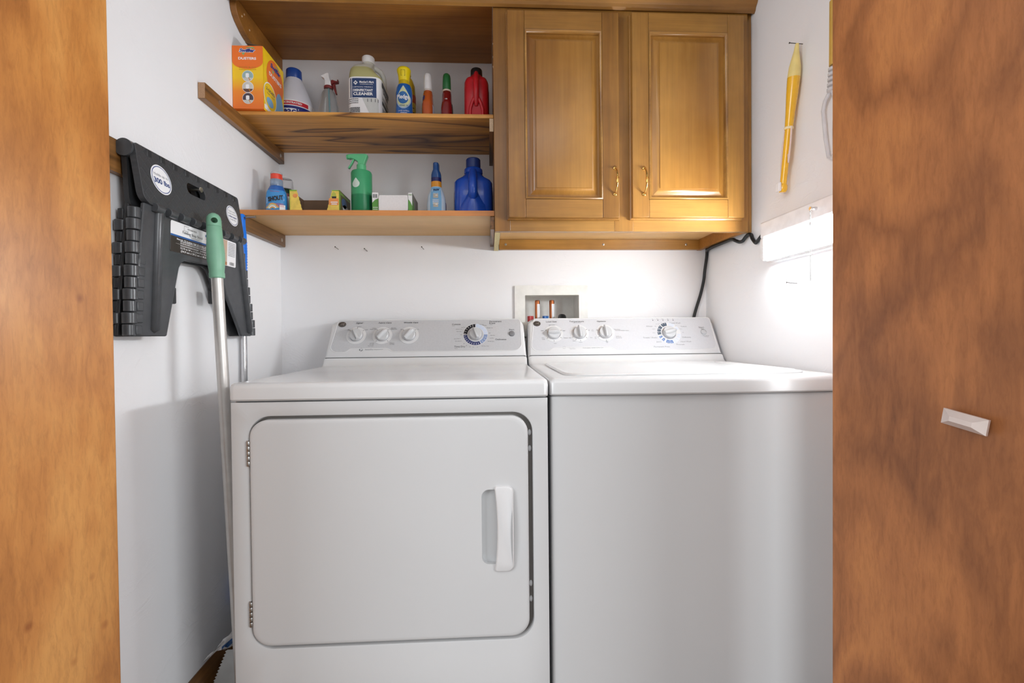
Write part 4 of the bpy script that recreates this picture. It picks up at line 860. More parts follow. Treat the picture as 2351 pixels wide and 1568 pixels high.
# cut-open scent carton ------------------------------------------------------------------------------
t = thing('scent_carton', 'yellow and green carton with its front torn down, beside the green spray bottle', 'box', (-.002, -.145, Z0))
a0, a1, b0, b1, h = -.081, .077, -.202, -.088, .0865; z = Z0; th = .0008
YF = mat('carton_yellow_print', (236, 206, 96), .45, var=.12, vs=60)
m = MB(); m.box(a0, a1, b0, b1, z+.0004, z+.0014); m.box(a0, a0+th, b0, b1, z+.0014, z+h); m.box(a1-th, a1, b0, b1, z+.0014, z+h); m.box(a0+th, a1-th, b1-th, b1, z+.0014, z+h)
m.build('carton', CARD, t, smooth=0)
def zig(ua, va, ub, vb, n=14, amp=.0012):
    d = Vector((ub-ua, vb-va)); nn = Vector((-d.y, d.x)).normalized(); return [(ua+d.x*k/n+nn.x*amp*(k % 2), va+d.y*k/n+nn.y*amp*(k % 2)) for k in range(n+1)]
lf = [(a0, z+.0014), (a0+.045, z+.0014)]+zig(a0+.045, z+.0014, a0+.0235, z+h)+[(a0, z+h)]
rf = [(a1, z+.0014), (a1, z+h), (a1-.024, z+h)]+zig(a1-.024, z+h, a1-.046, z+.0014)
MB().prism(lf, fy(0), b0-.0002, b0+th).build('front_flap', YF, t, smooth=0); MB().prism(rf, fy(0), b0-.0002, b0+th).build('front_flap', YF, t, smooth=0)
fn = lambda u, v: (u, b0-.0008, v); f2 = lambda u, v: (u, b0-.0011, v); sd = lambda u, v: (a1+.0006, u, v); s2 = lambda u, v: (a1+.0010, u, v)
p = MB(); pr_ = MB(); ps_ = MB(); q4 = lambda f, a, b, c, d, mi, m_=None: (m_ or p).face([f(a, c), f(b, c), f(b, d), f(a, d)], mi)
q4(fn, a0, a0+.0225, z+h-.004, z+h, 0); q4(fn, a0, a0+.0016, z+.002, z+h-.004, 0); q4(fn, a1-.0016, a1, z+.002, z+h, 0, pr_); q4(fn, a1-.0235, a1, z+h-.003, z+h, 0, pr_)
p.face([fn(u, v) for u, v in ell(a0+.018, z+.068, .0075, .0065)], 1); pr_.face([fn(u, v) for u, v in rrect(a1-.034, a1-.003, z+.038, z+.060, .002)], 1)
pr_.face([fn(a1-.018+a, z+.066+b) for a, b in ((-.009, -.002), (.009, -.002), (.006, .010), (0, .016), (-.006, .010))], 2)
q4(f2, a1-.024, a1-.010, z+.060, z+.066, 4, pr_); q4(f2, a1-.028, a1-.006, z+.046, z+.049, 3, pr_); q4(f2, a1-.026, a1-.008, z+.040, z+.043, 3, pr_)
q4(sd, b0, b1, z+.001, z+h, 5, ps_); q4(s2, b0, b0+.006, z+.001, z+h, 0, ps_); q4(s2, b0+.008, b1-.004, z+h-.012, z+h-.004, 0, ps_); ps_.face([s2(u, v) for u, v in ell(b0+.045, z+.055, .026, .016)], 6); ps_.face([s2(u, v) for u, v in ell(b0+.060, z+.038, .032, .014)], 3)
q4(s2, b0+.03, b0+.08, z+.012, z+.020, 3, ps_)
for q_, n_ in ((p, 'front_print'), (pr_, 'front_print'), (ps_, 'side_print')): q_.build(n_, [mat('print_leaf_green', (132, 176, 62), .45), mat('print_peach', (234, 150, 84), .45), mat('print_lime', (186, 190, 84), .45), WHT, INK, mat('print_olive', (98, 90, 48), .5), mat('print_ocean', (56, 104, 160), .45)], t, smooth=0, kind='stuff')
# green spray bottle -----------------------------------------------------------------------------------
t = bottle('green_spray_bottle', 'green spray bottle with a white drop mark and its trigger to the left', (.1395, -.170, Z0))
GB = two_tone('green_plastic', (38, 128, 84), (66, 160, 110), .076, .0015, .32)
B = Bot([(0, .031, .031), (.003, .0335, .0335), (.150, .0335, .0335), (.156, .031, .031), (.159, .022, .022), (.161, .0145, .0145), (.164, .0140, .0140), (.172, .0140, .0140)])
B.body(n=48).build('body', GB, t, smooth=40)
l = MB(); hf = drop(0, .109, .0125, .0125); B.shape(l, .0966, .1277, lambda zz: -.010-hf(zz), lambda zz: -.010+hf(zz), .0006, 0); l.build('drop_mark', mat('pale_mint', (214, 230, 220), .4), t)
GT = mat('mint_plastic', (92, 188, 132), .3)
MB().lathe([(.0148, .162), (.0152, .164), (.0152, .178), (.012, .180)], 28).build('collar', GT, t)
hd = MB().prism([(.012, .178), (.0135, .187), (.0205, .204), (.0225, .211), (.014, .214), (-.022, .2135), (-.036, .2125), (-.0425, .212), (-.0425, .199), (-.038, .198), (-.034, .200), (-.024, .197), (-.010, .189), (-.0095, .178)], lambda u, v, wd: (u, wd, v), -.0095, .0095)
hd.build('spray_head', GT, t, bevel=.0028, seg=3)
MB().lathe([(.0068, 0), (.0078, .001), (.0078, .006), (.006, .0065)], 16, (-.0475, 0, .2055), 'x').build('nozzle', GT, t)
MB().loft([[(x, w_, zz) for x, w_ in ((xx, .006), (xx+.005, .006), (xx+.005, -.006), (xx, -.006))] for xx, zz in ((-.026, .199), (-.030, .190), (-.034, .182), (-.040, .173), (-.043, .167))]).build('trigger', GT, t, bevel=.0012)
# eraser carton with a white foam block -----------------------------------------------------------------
t = thing('sponge_carton', 'open-fronted green and white sponge carton right of the green spray bottle', 'box', (.256, -.15, Z0))
a0, a1, b0, b1, h = .1815, .3100, -.203, -.088, .0790
m = MB(); m.box(a0, a1, b0, b1, z+.0004, z+.0012)
for q in ((a0, a0+th, b0, b1), (a1-th, a1, b0, b1), (a0+th, a1-th, b1-th, b1)): m.box(*q, z+.0012, z+h)
m.box(a0, a0+.020, b0-.0006, b0+.0002, z+.0012, z+h); m.box(a1-.0125, a1, b0-.0006, b0+.0002, z+.0012, z+h)
m.build('carton', mat('carton_grey_green', (122, 132, 118), .5), t, smooth=0)
fn = lambda u, v: (u, b0-.0010, v); f2 = lambda u, v: (u, b0-.0013, v); sd = lambda u, v: (a1+.0005, u, v); s2 = lambda u, v: (a1+.0009, u, v)
p = MB(); pr_ = MB(); ps_ = MB(); q4(fn, a0, a0+.020, z+.002, z+h, 0); q4(fn, a1-.0125, a1, z+.002, z+h, 0, pr_)
p.face([f2(a0+a, z+b) for a, b in ((0, .010), (.02, .010), (.02, .060), (.010, .056), (0, .046))], 1); pr_.face([f2(a1-.0125+a*.52, z+b) for a, b in ((0, .004), (.024, .004), (.024, .036), (.012, .050), (0, .058))], 1)
for k in range(3): q4(f2, a0+.003+k*.005, a0+.0055+k*.005, z+.062, z+.074, 2)
txt(pr_, 'FREE', a1-.0063, z+.072, .006, f2, 1, bold=.02, width=.0105); scribble(p, a0+.002, a0+.018, z+.030, .002, lambda u, v: (u, b0-.0016, v), 0); scribble(p, a0+.002, a0+.018, z+.024, .002, lambda u, v: (u, b0-.0016, v), 0)
q4(sd, b0, b1, z+.002, z+h, 3, ps_); ps_.face([s2(u, v) for u, v in ((b0, z+.004), (b0+.07, z+.004), (b0+.03, z+.045), (b0, z+.055))], 1)
for q_, n_ in ((p, 'front_print'), (pr_, 'front_print'), (ps_, 'side_print')): q_.build(n_, [WHT, mat('print_grass', (96, 158, 72), .45), INK, mat('print_grey', (150, 152, 146), .5)], t, smooth=0, kind='stuff')
fb = MB().prism(rrect(.2025, .2965, z+.0014, z+.0700, [.003, .003, .006, .006]), fy(0), -.2095, -.120)
o = fb.build('foam_block', mat('white_foam', (240, 238, 240), .9, var=.03, vs=200), loc=(.244, -.165, z+.0014), bevel=.002); tag(o, 'white foam block sticking out of the green carton', 'sponge')
# mildew remover ----------------------------------------------------------------------------------------
t = bottle('mildew_spray_bottle', 'pale blue spray bottle with dark blue head and orange band', (.3865, -.185, Z0))
B = Bot([(0, .029, .021, 0, 0, 2.6), (.003, .0315, .0235, 0, 0, 2.6), (.045, .0315, .0235, 0, 0, 2.6), (.070, .0285, .022, 0, 0, 2.5), (.088, .0225, .019, 0, 0, 2.3), (.101, .0172, .0165)])
B.body().build('body', mat('pale_blue_bottle', (196, 214, 232), .3), t, smooth=45)
N1 = Bot([(.1005, .0170, .0163), (.102, .0174, .0166), (.119, .0170, .0165)]); N1.body().build('orange_band', mat('band_orange', (222, 150, 40), .35), t)
N2 = Bot([(.119, .0170, .0165), (.132, .0168, .0163)]); N2.body().build('dark_band', mat('band_navy', (24, 30, 96), .35), t)
N3 = Bot([(.132, .0168, .0163), (.142, .0165, .0175), (.150, .0145, .020), (.158, .0105, .022, 0, .003, 2.4), (.160, .0100, .022, 0, .004, 3), (.178, .0098, .022, 0, .004, 3), (.180, .0085, .020, 0, .004, 3)])
N3.body().build('spray_head', mat('head_blue', (32, 78, 140), .3), t, smooth=40)
l = MB(); B.shape(l, .004, .099, lambda zz: -.0185 if zz < .06 else -.0185+(zz-.06)*.09, lambda zz: .0185 if zz < .06 else .0185-(zz-.06)*.09, .0006, 0)
l.face([B.fn(.0012)(a, b) for a, b in ((-.0125, .0835), (.0125, .0865), (.0140, .0940), (-.0110, .0915))], 1); txt(l, 'TILEX', .0005, .0889, .0078, B.fn(.0018), 2, bold=.05, shear=.2, width=.0215, rot=.08)
txt(l, 'Mildew root', 0, .0775, .0035, B.fn(.0012), 1)
for zz in (.062, .032): l.face([B.fn(.0012)(u, v) for u, v in rrect(-.008, .008, zz, zz+.014, .001)], 3); l.face([B.fn(.0015)(u, v) for u, v in rrect(-.001, .006, zz+.007, zz+.010, .001)], 1)
for k in range(5): scribble(l, -.010, .010, .056-k*.0035, .0014, B.fn(.0012), 1)
B.wrap(l, .004, .05, 72, 120, .0006, 4); B.wrap(l, .004, .03, -110, -76, .0006, 5)
l.build('label', [mat('label_azure', (120, 178, 222), .35), WHT, NAVY, mat('print_taupe', (196, 190, 176), .4), mat('label_violet', (90, 84, 130), .4), mat('label_maroon', (120, 30, 40), .35)], t, smooth=45)
# ------------------------------------------------------------------ left wall: step stool, mops
sx = lambda z: -.158+(1.405-z)/(.12)*.020            # front face of the folded seat half
st = thing('folding_step_stool', 'charcoal plastic folding step stool hanging flat on the left wall', 'step stool', (-.16, -.56, 1.016))
MB().tube([(-.172, -.757, 1.396), (-.172, -.370, 1.396)], .0175, 28).build('ridge', STOOL, st)
def seat(x_top, x_bot, zt, zb, y0, y1, th, nm, m):
    pl = rrect(y0, y1, zb, zt, [.022, .022, .006, .006], 6)
    return MB().prism(pl, lambda u, v, wd: (x_top+(zt-v)/(zt-zb)*(x_bot-x_top)-wd, u, v), 0, th).build(nm, m, st, bevel=.003, seg=3)
def diam(name):
    t = NT(name); t.b.inputs['Base Color'].default_value = (*lin((62, 64, 67)), 1); t.b.inputs['Roughness'].default_value = .36
    w1 = t.n('ShaderNodeTexWave', i_Scale=18, wave_profile='SIN'); t.l(t.coords((0, 1, 1), (math.radians(45), 0, 0)), w1.inputs['Vector']); w1.bands_direction = 'Y'
    w2 = t.n('ShaderNodeTexWave', i_Scale=18, wave_profile='SIN'); t.l(t.coords((0, 1, 1), (math.radians(-45), 0, 0)), w2.inputs['Vector']); w2.bands_direction = 'Y'
    mx = t.n('ShaderNodeMath', operation='MAXIMUM'); t.l(w1.outputs['Fac'], mx.inputs[0]); t.l(w2.outputs['Fac'], mx.inputs[1])
    r = t.ramp(mx.outputs[0], [(.82, (0, 0, 0)), (.95, (1, 1, 1))]); t.bump(r, .35, .0012)
    return t.m
so = seat(-.1535, -.1355, 1.408, 1.287, -.752, -.372, .014, 'seat_half', diam('charcoal_diamond'))
slot = MB().prism(rrect(-.602, -.532, 1.352, 1.378, .0125, 6), lambda u, v, wd: (wd, u, v), -.20, -.10)
so.modifiers.clear(); cut(so, slot); md = so.modifiers.new('bevel', 'BEVEL'); md.width = .002; md.segments = 2; md.limit_method = 'ANGLE'; md.angle_limit = math.radians(40)
bo_ = seat(-.172, -.166, 1.396, 1.275, -.750, -.372, .010, 'seat_half', STOOL2); bo_.modifiers.clear()
cut(bo_, MB().prism(rrect(-.602, -.532, 1.352, 1.378, .0125, 6), lambda u, v, wd: (wd, u, v), -.20, -.10))
# notches along the ridge and interlocking knuckles along the lower edge
for k in range(9):
    y = -.722+k*.040
    MB().box(-.1555, -.150, y, y+.014, 1.390, 1.4065).build('ridge_knuckle', STOOL2, st, bevel=.002)
for k in range(9):
    y = -.728+k*.0405
    MB().tube([(-.1345, y, 1.2835), (-.1345, y+.0225, 1.2835)], .0095, 16).build('hinge_knuckle', STOOL, st, bevel=.0012)
def legs(x_top, x_bot, nm, m, ins=0):
    P = [(-.748, 1.288), (-.773, 1.016), (-.675, 1.016), (-.655, 1.105), (-.640, 1.170), (-.632, 1.183), (-.618, 1.190), (-.505, 1.194), (-.487, 1.188), (-.473, 1.172), (-.450, 1.125), (-.372, 1.016), (-.318, 1.016), (-.380, 1.288)]
    xx = lambda v: x_top+(1.288-v)/.272*(x_bot-x_top)
    MB().prism(P, lambda u, v, wd: (xx(v)-wd, u, v), 0, .009).build(nm, m, st, bevel=.003, seg=2)
    return xx
xf_ = legs(-.139, -.149, 'leg_panel', STOOL); legs(-.170, -.178, 'leg_panel', STOOL2)
for (ya, za, yb, zb) in ((-.708, 1.280, -.714, 1.030), (-.398, 1.280, -.333, 1.030)):
    MB().tube([(xf_(za)-.002, ya, za), (xf_(zb)-.002, yb, zb), (xf_(zb)-.004, yb+(yb-ya)*.03, zb-.006)], [.0115, .0115, .004], 16).build('rib', STOOL, st, smooth=60)
for cx, cy0, cy1, m in ((-.1550, -.754, -.776, STOOL), (-.1870, -.742, -.768, STOOL2)):
    n = 11
    for k in range(n):
        za, zb = 1.276-k*.0236, 1.276-(k+1)*.0236+.0015; ya = cy0+(cy1-cy0)*k/n
        q = MB(); r_ = .0125 if k % 2 else (.0108 if cx > -.17 else .0075)
        q.tube([(cx, ya, zb), (cx, ya, za)], r_, 16); q.box(cx-.004, cx+.012, ya+.004, ya+.020, zb+.002, za-.002); q.build('side_knuckle', STOOL if k % 2 else m, st, bevel=.0015)
for cx, cy0, cy1 in ((-.152, -.372, -.306), (-.180, -.376, -.318)):
    for k in range(11):
        za, zb = 1.276-k*.0236, 1.276-(k+1)*.0236+.0015; ya = cy0+(cy1-cy0)*k/11
        MB().tube([(cx, ya, zb), (cx, ya, za)], .0122 if k % 2 else .0100, 14).build('side_knuckle', STOOL, st, bevel=.0012)
for ya, yb, za, zb, x0, x1 in ((-.655, -.630, 1.13, 1.18, -.176, -.160), (-.652, -.628, 1.09, 1.128, -.172, -.158), (-.49, -.465, 1.10, 1.135, -.172, -.158)):
    MB().box(x0, x1, ya, yb, za, zb).build('inner_latch', STOOL2, st, bevel=.003)
# seat stickers and the product label
sfx = lambda v: -.1535+(1.408-v)/.121*.018
def on_seat(cy, cz, e):     # text reads towards +y? the viewer stands on the +x side: +y is to the right
    return lambda u, v: (sfx(cz+v)+e, cy+u, cz+v)
def round_sticker(cy, cz, rw, lines):
    p = MB(); n = on_seat(cy, cz, .0006)
    p.face([n(u, v) for u, v in ell(0, 0, rw, rw, 40)], 0)
    n2 = on_seat(cy, cz, .0009)
    for k in range(40):
        a, b = 2*math.pi*k/40, 2*math.pi*(k+1)/40; p.face([n2(r*math.cos(t), r*math.sin(t)) for r, t in ((rw*.86, a), (rw*.91, a), (rw*.91, b), (rw*.86, b))], 1)
    for s, v, sz, wd, mi, bold in lines: txt(p, s, 0, v, sz, n2, mi, bold=bold, width=wd)
    p.build('round_sticker', [PAPER, mat('sticker_navy', (52, 74, 130), .4), INK2], st, smooth=0)
round_sticker(-.690, 1.352, .031, (('Holds up to', .0085, .0085, .044, 2, 0), ('300 lbs', -.0055, .0150, .047, 1, .03)))
round_sticker(-.420, 1.345, .0275, (('Opens easily', .012, .006, .032, 2, 0), ('non-slip surface for', .005, .006, .040, 2, 0), ('confident stepping', -.003, .0062, .040, 1, .02), ('Folds flat', -.011, .006, .028, 2, 0)))
lp = MB(); nn = lambda e: (lambda u, v: (xf_(v)+e, u, v)); A = nn(.0007); Bq = nn(.0011); Cq = nn(.0014)
y0, y1, zt, zb = -.672, -.412, 1.272, 1.204
def qd(f, a, b, c, d, mi): lp.face([f(a, c), f(b, c), f(b, d), f(a, d)], mi)
lp.face([A(u, v) for u, v in rrect(y0, y1, zb, zt, .004, 4)], 0)
qd(Bq, y0, -.500, zb, 1.239, 1); qd(Bq, y0, -.500, 1.239, 1.243, 2); qd(Bq, -.520, -.455, zb+.001, zt-.001, 3)
lp.face([Cq(u, v) for u, v in ((-.517, zb+.001), (-.505, zb+.001), (-.500, 1.243), (-.512, 1.246), (-.520, 1.236))], 4); lp.face([Cq(u, v) for u, v in ((-.498, zb+.002), (-.470, zb+.002), (-.464, 1.235), (-.486, 1.246), (-.495, 1.23))], 5); qd(Cq, -.505, -.455, zb+.001, zb+.010, 6)
txt(lp, 'MAINSTAYS', -.600, 1.2630, .0052, Cq, 7, width=.032); txt(lp, 'Folding Step Stool', -.597, 1.2530, .0088, Cq, 7, width=.072); txt(lp, 'Taburete plegable', -.590, 1.2462, .0040, Cq, 8, width=.032)
for a, b, c, d in ((-.628, -.612, 1.2680, 1.2685), (-.628, -.6275, 1.2575, 1.2685), (-.628, -.612, 1.2575, 1.2580)): qd(Cq, a, b, c, d, 7)
lp.face([Cq(u, v) for u, v in ell(-.541, 1.2625, .009, .0045)], 2); scribble(lp, -.549, -.533, 1.2545, .0012, Cq, 9)
txt(lp, 'Stands 12 inches high & holds 300 lbs for', -.585, 1.2342, .0042, Cq, 0, bold=.03, width=.135)
for zz in (1.2300, 1.2262): scribble(lp, -.640, -.530, zz, .0016, Cq, 0)
qd(Cq, -.655, -.520, 1.2238, 1.2242, 0); scribble(lp, -.640, -.575, 1.2205, .0014, Cq, 0); scribble(lp, -.570, -.525, 1.2205, .0014, Cq, 0)
txt(lp, '13.75 in W x 11.5 in D x 12.0 in H', -.584, 1.2158, .0058, Cq, 0, bold=.02, width=.112); txt(lp, '(34.9 cm x 29.2 cm x 30.5 cm)', -.584, 1.2092, .0058, Cq, 0, bold=.02, width=.108)
for k in range(9): scribble(lp, -.450, -.418, 1.2655-k*.0042, .0014, Cq, 8)
for k in range(14):
    if k % 3 != 1: qd(Cq, -.442+k*.0016, -.4412+k*.0016, 1.2075, 1.216, 7)
lp.build('product_label', [PAPER, mat('label_brown_black', (58, 50, 46), .4), mat('label_royal', (40, 92, 160), .4), mat('photo_beige', (196, 170, 148), .5), mat('photo_navy', (40, 52, 96), .5), mat('photo_dark_brown', (92, 66, 50), .5), mat('photo_tan', (176, 124, 84), .5), INK, INK2, mat('label_pink', (214, 110, 130), .4)], st, smooth=0)
sc = thing('wall_screw', 'steel screw through the handle slot of the step stool', 'screw', (-.16, -.577, 1.366))
MB().tube([(-.1852, -.577, 1.366), (-.132, -.577, 1.3665)], .0026, 10).build('shank', SCREWM, sc); MB().lathe([(.002, -.134), (.0062, -.131), (.0058, -.1292), (.0015, -.1300)], 14, (0, -.577, 1.3665), 'x').build('head', SCREWM, sc)
# mop with the green grip -----------------------------------------------------------------------
GG = mat('sage_green_plastic', (124, 174, 146), .4); ALU = mat('aluminium_tube', (198, 194, 190), .38, .55)
def lerp(a, b, t): return a+(b-a)*t
mt, mb_ = Vector((-.100, -.582, 1.306)), Vector((-.052, -.582, .10))
mop = thing('mop_with_green_grip', 'silver mop pole with a sage green grip leaning in front of the stool', 'mop', (-.05, -.582, 0))
ax = lambda s: mt.lerp(mb_, s)
pr = [(-.004, .004), (0, .0105), (.006, .0145), (.014, .0158), (.028, .0160), (.0285, .0152), (.030, .0160), (.060, .0172), (.085, .0190), (.105, .0192), (.125, .0172), (.138, .0158), (.140, .0166), (.150, .0166), (.152, .0150)]
go = MB().tube([ax(a/1.207) for a, r_ in pr], [r_ for a, r_ in pr], 24).build('grip', GG, mop, smooth=50)
cut(go, MB().tube([(ax(.016/1.207)+Vector((-.03, .02, 0))), (ax(.016/1.207)+Vector((.03, -.03, 0)))], .0068, 16))
MB().tube([ax(.150/1.207), ax(1.0)], .0128, 20).build('pole', ALU, mop)
MB().box(-.125, -.022, -.66, -.50, .004, .055).xf(Matrix.Identity(4)).build('mop_head', mat('mop_grey', (170, 172, 174), .9, var=.1, vs=150), mop, bevel=.015, seg=3)
MB().tube([(-.053, -.582, .05), (-.052, -.582, .12)], .018, 16).build('socket', GG, mop)
# blue handled pole on its nail ----------------------------------------------------------------
bm_ = thing('pole_with_blue_grip', 'slim silver pole with a bright blue grip hanging on a nail behind the stool', 'mop', (-.186, -.288, .3))
BLU = mat('bright_blue_plastic', (20, 118, 226), .35)
g = MB().loft([[(-.186+a*wx, -.284+b*wy+(1.385-zz)*-.02, zz) for a, b in [(math.cos(2*math.pi*k/20), math.sin(2*math.pi*k/20)) for k in range(20)]] for zz, wx, wy in ((1.386, .002, .005), (1.384, .005, .0095), (1.376, .0065, .0115), (1.362, .0065, .0095), (1.345, .0075, .0095), (1.32, .010, .0115), (1.27, .0112, .0130), (1.235, .0106, .0122), (1.215, .0098, .0110), (1.196, .0092, .0104))])
go = g.build('grip', BLU, bm_, smooth=50); cut(go, MB().tube([(-.22, -.2845, 1.373), (-.15, -.2845, 1.373)], .0052, 14))
for k in range(11): MB().loft([[(-.186+(a*(.0112+d)), -.2865+b*(.0130+d), 1.300-k*.0085+zo) for a, b in [(math.cos(2*math.pi*q/20), math.sin(2*math.pi*q/20)) for q in range(20)]] for d, zo in ((-.0015, .002), (.0004, .001), (.0004, -.001), (-.0015, -.002))], False, False).build('grip_rib', BLU, bm_, smooth=60)
MB().tube([(-.186, -.2885, 1.20), (-.186, -.294, .32)], .0085, 18).build('pole', mat('polished_tube', (214, 214, 216), .16, .85), bm_)
MB().box(-.1975, -.172, -.36, -.23, .24, .325).build('scraper_head', BLU, bm_, bevel=.006)
nl = thing('wall_nail', 'long steel nail on the left wall holding the blue grip', 'nail', (-.19, -.2845, 1.374))
MB().tube([(XL-.004, -.2845, 1.3755), (-.150, -.2845, 1.377)], .0017, 10).build('shank', STEEL, nl); MB().lathe([(.0016, -.152), (.0042, -.1495), (.0042, -.1480)], 14, (0, -.2845, 1.377), 'x').build('head', STEEL, nl)
# bags low in the gap ----------------------------------------------------------------------------
random.seed(3)
bg = thing('plastic_bag', 'crumpled white and blue plastic bag tucked between dryer and wall', 'bag', (-.1, -.50, .18))
m = MB(); N = 15; rings = []
for i in range(N):
    u = i/(N-1); row = []
    for j in range(9):
        v = j/8; x = -.186+.176*u; zz = .182+.185*u*(1-v)+.052*v*u; y = -.512+.03*v+.012*math.sin(u*9+v*4)*u
        row.append((x, y+random.uniform(-.004, .004), zz+random.uniform(-.004, .004)*(0 < i < N-1)))
    rings.append(row)
m.loft(rings, False, False, False)
for k, f in enumerate(m.f):
    j = k % 8; m.m[k] = 1 if 3 <= j <= 5 and k > 24 else 0
o = m.build('bag_film', [mat('bag_white', (226, 226, 228), .3, coat=.3), mat('bag_blue', (32, 88, 150), .3, coat=.3)], bg, smooth=25); sm = o.modifiers.new('s', 'SOLIDIFY'); sm.thickness = .0008
pb = thing('pinked_paper_bag', 'pale grey paper bag with a zigzag cut edge beside the dryer foot', 'bag', (-.05, -.46, 0))
m = MB(); A_, B_ = Vector((-.188, .070)), Vector((-.138, .194)); n = 30; edge = []
for k in range(n+1):
    q = A_.lerp(B_, k/n); edge.append((q.x-(.0045 if k % 2 else 0), q.y))
poly = edge+[(-.006, .194), (-.006, .004), (-.188, .004)]
m.prism(poly, lambda u, v, wd: (u, wd+.02*(v-.1), v), -.4912, -.4904); m.build('front_sheet', mat('paper_grey', (196, 198, 198), .6), pb, smooth=0)
m = MB().prism([(-.120, .004), (-.100, .165), (-.008, .165), (-.008, .004)], lambda u, v, wd: (u, wd, v), -.482, -.40); m.build('contents', mat('paper_dim', (176, 178, 178), .7), pb, bevel=.006)

# ------------------------------------------------------------------ back wall: outlet box, nails, cord
ob = thing('washer_outlet_box', 'white recessed water outlet box in the back wall above the washer', 'outlet box', (.79, 0, 1.02))
fo = rrect(.652, .927, 1.005, 1.1965, .004, 3); fi = rrect(.691, .8935, 1.035, 1.160, .002, 3)
BXW = mat('box_white', (232, 231, 226), .4)
MB().loft([[(u, y, v) for u, v in q] for q, y in ((fo, -.0005), (fo, -.008), (fi, -.0095), (fi, .098))], False, True).build('box', BXW, ob, smooth=30)
COP = mat('copper', (184, 112, 72), .28, 1)
for x in (.7425, .7985):
    a = MB().lathe([(.0098, 1.040), (.0098, 1.140), (.0085, 1.1445), (.004, 1.1455)], 24, (x, .045, 0)).build('hammer_arrester', COP, ob)
    q = MB(); n = 8; rings = [[(x+.0102*math.sin(t), .045-.0102*math.cos(t), zz) for t in [math.radians(-10+80*k/n) for k in range(n+1)]] for zz in (1.06, 1.130)]
    q.loft(rings, False, False, False, 0)
    for k in range(14):
        zz = 1.064+k*.0046; q.face([(x+.0105*math.sin(t), .045-.0105*math.cos(t), z2) for t, z2 in ((.1, zz), (.75, zz), (.75, zz+.0028), (.1, zz+.0028))], 1)
    q.build('sticker', [PAPER, INK], a, smooth=0)
for x, c, nme in ((.7135, (176, 34, 40), 'red'), (.7705, (30, 100, 176), 'blue')):
    n = 28; v = MB().loft([[(x+.0105*(1+.12*math.cos(6*2*math.pi*k/n))*math.cos(2*math.pi*k/n), .020+.0105*(1+.12*math.cos(6*2*math.pi*k/n))*math.sin(2*math.pi*k/n), zz) for k in range(n)] for zz in (1.062, 1.0835)])
    v.build('valve_handle', mat('valve_'+nme, c, .3), ob, bevel=.001, label=nme+' valve handle'); MB().lathe([(.005, 1.036), (.005, 1.062)], 12, (x, .020, 0)).build('valve_stem', BRASS, ob)
hs = MB().tube([(.832, .045, 1.036), (.832, .045, 1.060), (.833, .030, 1.080), (.834, .005, 1.078), (.835, -.022, 1.05), (.836, -.024, .95)], .0125, 16)
o = hs.build('drain_hose', BLK, loc=(.833, .02, 1.036), smooth=60); tag(o, 'black drain hose curving out of the outlet box', 'hose')
for x, zz, lb in ((.0075-.006, 1.3375, 'leftmost of three tiny nails under the pale lower shelf'), (.106, 1.3310, 'middle of three tiny nails under the pale lower shelf'), (.3125, 1.3375, 'rightmost of three tiny nails under the pale lower shelf')):
    t = thing('small_nail', lb, 'nail', (x, -.01, zz), group='nails in the back wall')
    MB().tube([(x+.006, .004, zz-.006), (x, -.020, zz)], .0009, 8).build('shank', mat('dark_steel', (90, 88, 86), .4, .8), t); MB().tube([(x, -.020, zz), (x-.0003, -.0212, zz+.0003)], .0022, 10).build('head', MATS['dark_steel'], t)
# lamp ----------------------------------------------------------------------------------------------
LX = 1.3445; LY0, LY1 = -.768, -.420; LZ0, LZS, LZ1 = 1.219, 1.2865, 1.3300
lampo = thing('wall_lamp', 'white fluorescent wall light glowing on the right wall with a pull chain', 'lamp', (1.365, -.594, LZ0))
hp = [(XR-.0005, LZS-.004), (LX+.002, LZS-.004), (LX+.0005, LZS), (LX, LZS+.002), (LX, LZ1-.004), (LX+.003, LZ1), (XR-.0005, LZ1)]
LWH = mat('lamp_white', (238, 238, 240), .35)
MB().prism(hp, lambda u, v, wd: (u, wd, v), LY0, LY1).build('housing', LWH, lampo, bevel=.001)
GL = mat('lamp_glow', (248, 252, 255), .4, emit=LAMP, var=0)
dp = rrect(LY0, LY1-.0150, LZ0, LZS-.0045, [.014, .0006, .0006, .0006], 8)
MB().prism(rrect(LY1-.0150, LY1, LZ0-.0003, LZS-.0043, [.0006, .014, .0006, .0006], 8), lambda u, v, wd: (wd, u, v), LX-.0004, XR-.001).build('end_cap', LWH, lampo, bevel=.002)
MB().prism(dp, lambda u, v, wd: (wd, u, v), LX, XR-.001).build('diffuser', GL, lampo, bevel=.003, seg=2, smooth=40)
MB().box(XR-.031, XR-.0005, LY0+.012, LY1-.014, LZ0-.0022, LZ0-.0006).build('light_screen', LWH, lampo)  # added strip screening the diffuser underside, keeps light off the wall
MB().lathe([(.0042, 0), (.0042, -.004), (.003, -.010), (.0045, -.013), (.0045, -.016)], 14, (LX, -.648, 1.3090), 'x').build('switch_stub', CHROME, lampo)
ch = MB(); n = 52
for k in range(n):
    zz = 1.306-k*.0033; c = Vector((LX-.0145, -.6475, zz)); r_ = .00135
    ch.lathe([(.0004, -r_), (r_*.8, -r_*.6), (r_, 0), (r_*.8, r_*.6), (.0004, r_)], 8, c)
ch.build('pull_chain', mat('chain_metal', (92, 90, 88), .35, .8), lampo, smooth=60)
MB().lathe([(.0018, 0), (.0024, -.002), (.0024, -.007), (.0016, -.008)], 10, (LX-.0145, -.6475, 1.2760)).build('chain_coupling', CHROME, lampo)
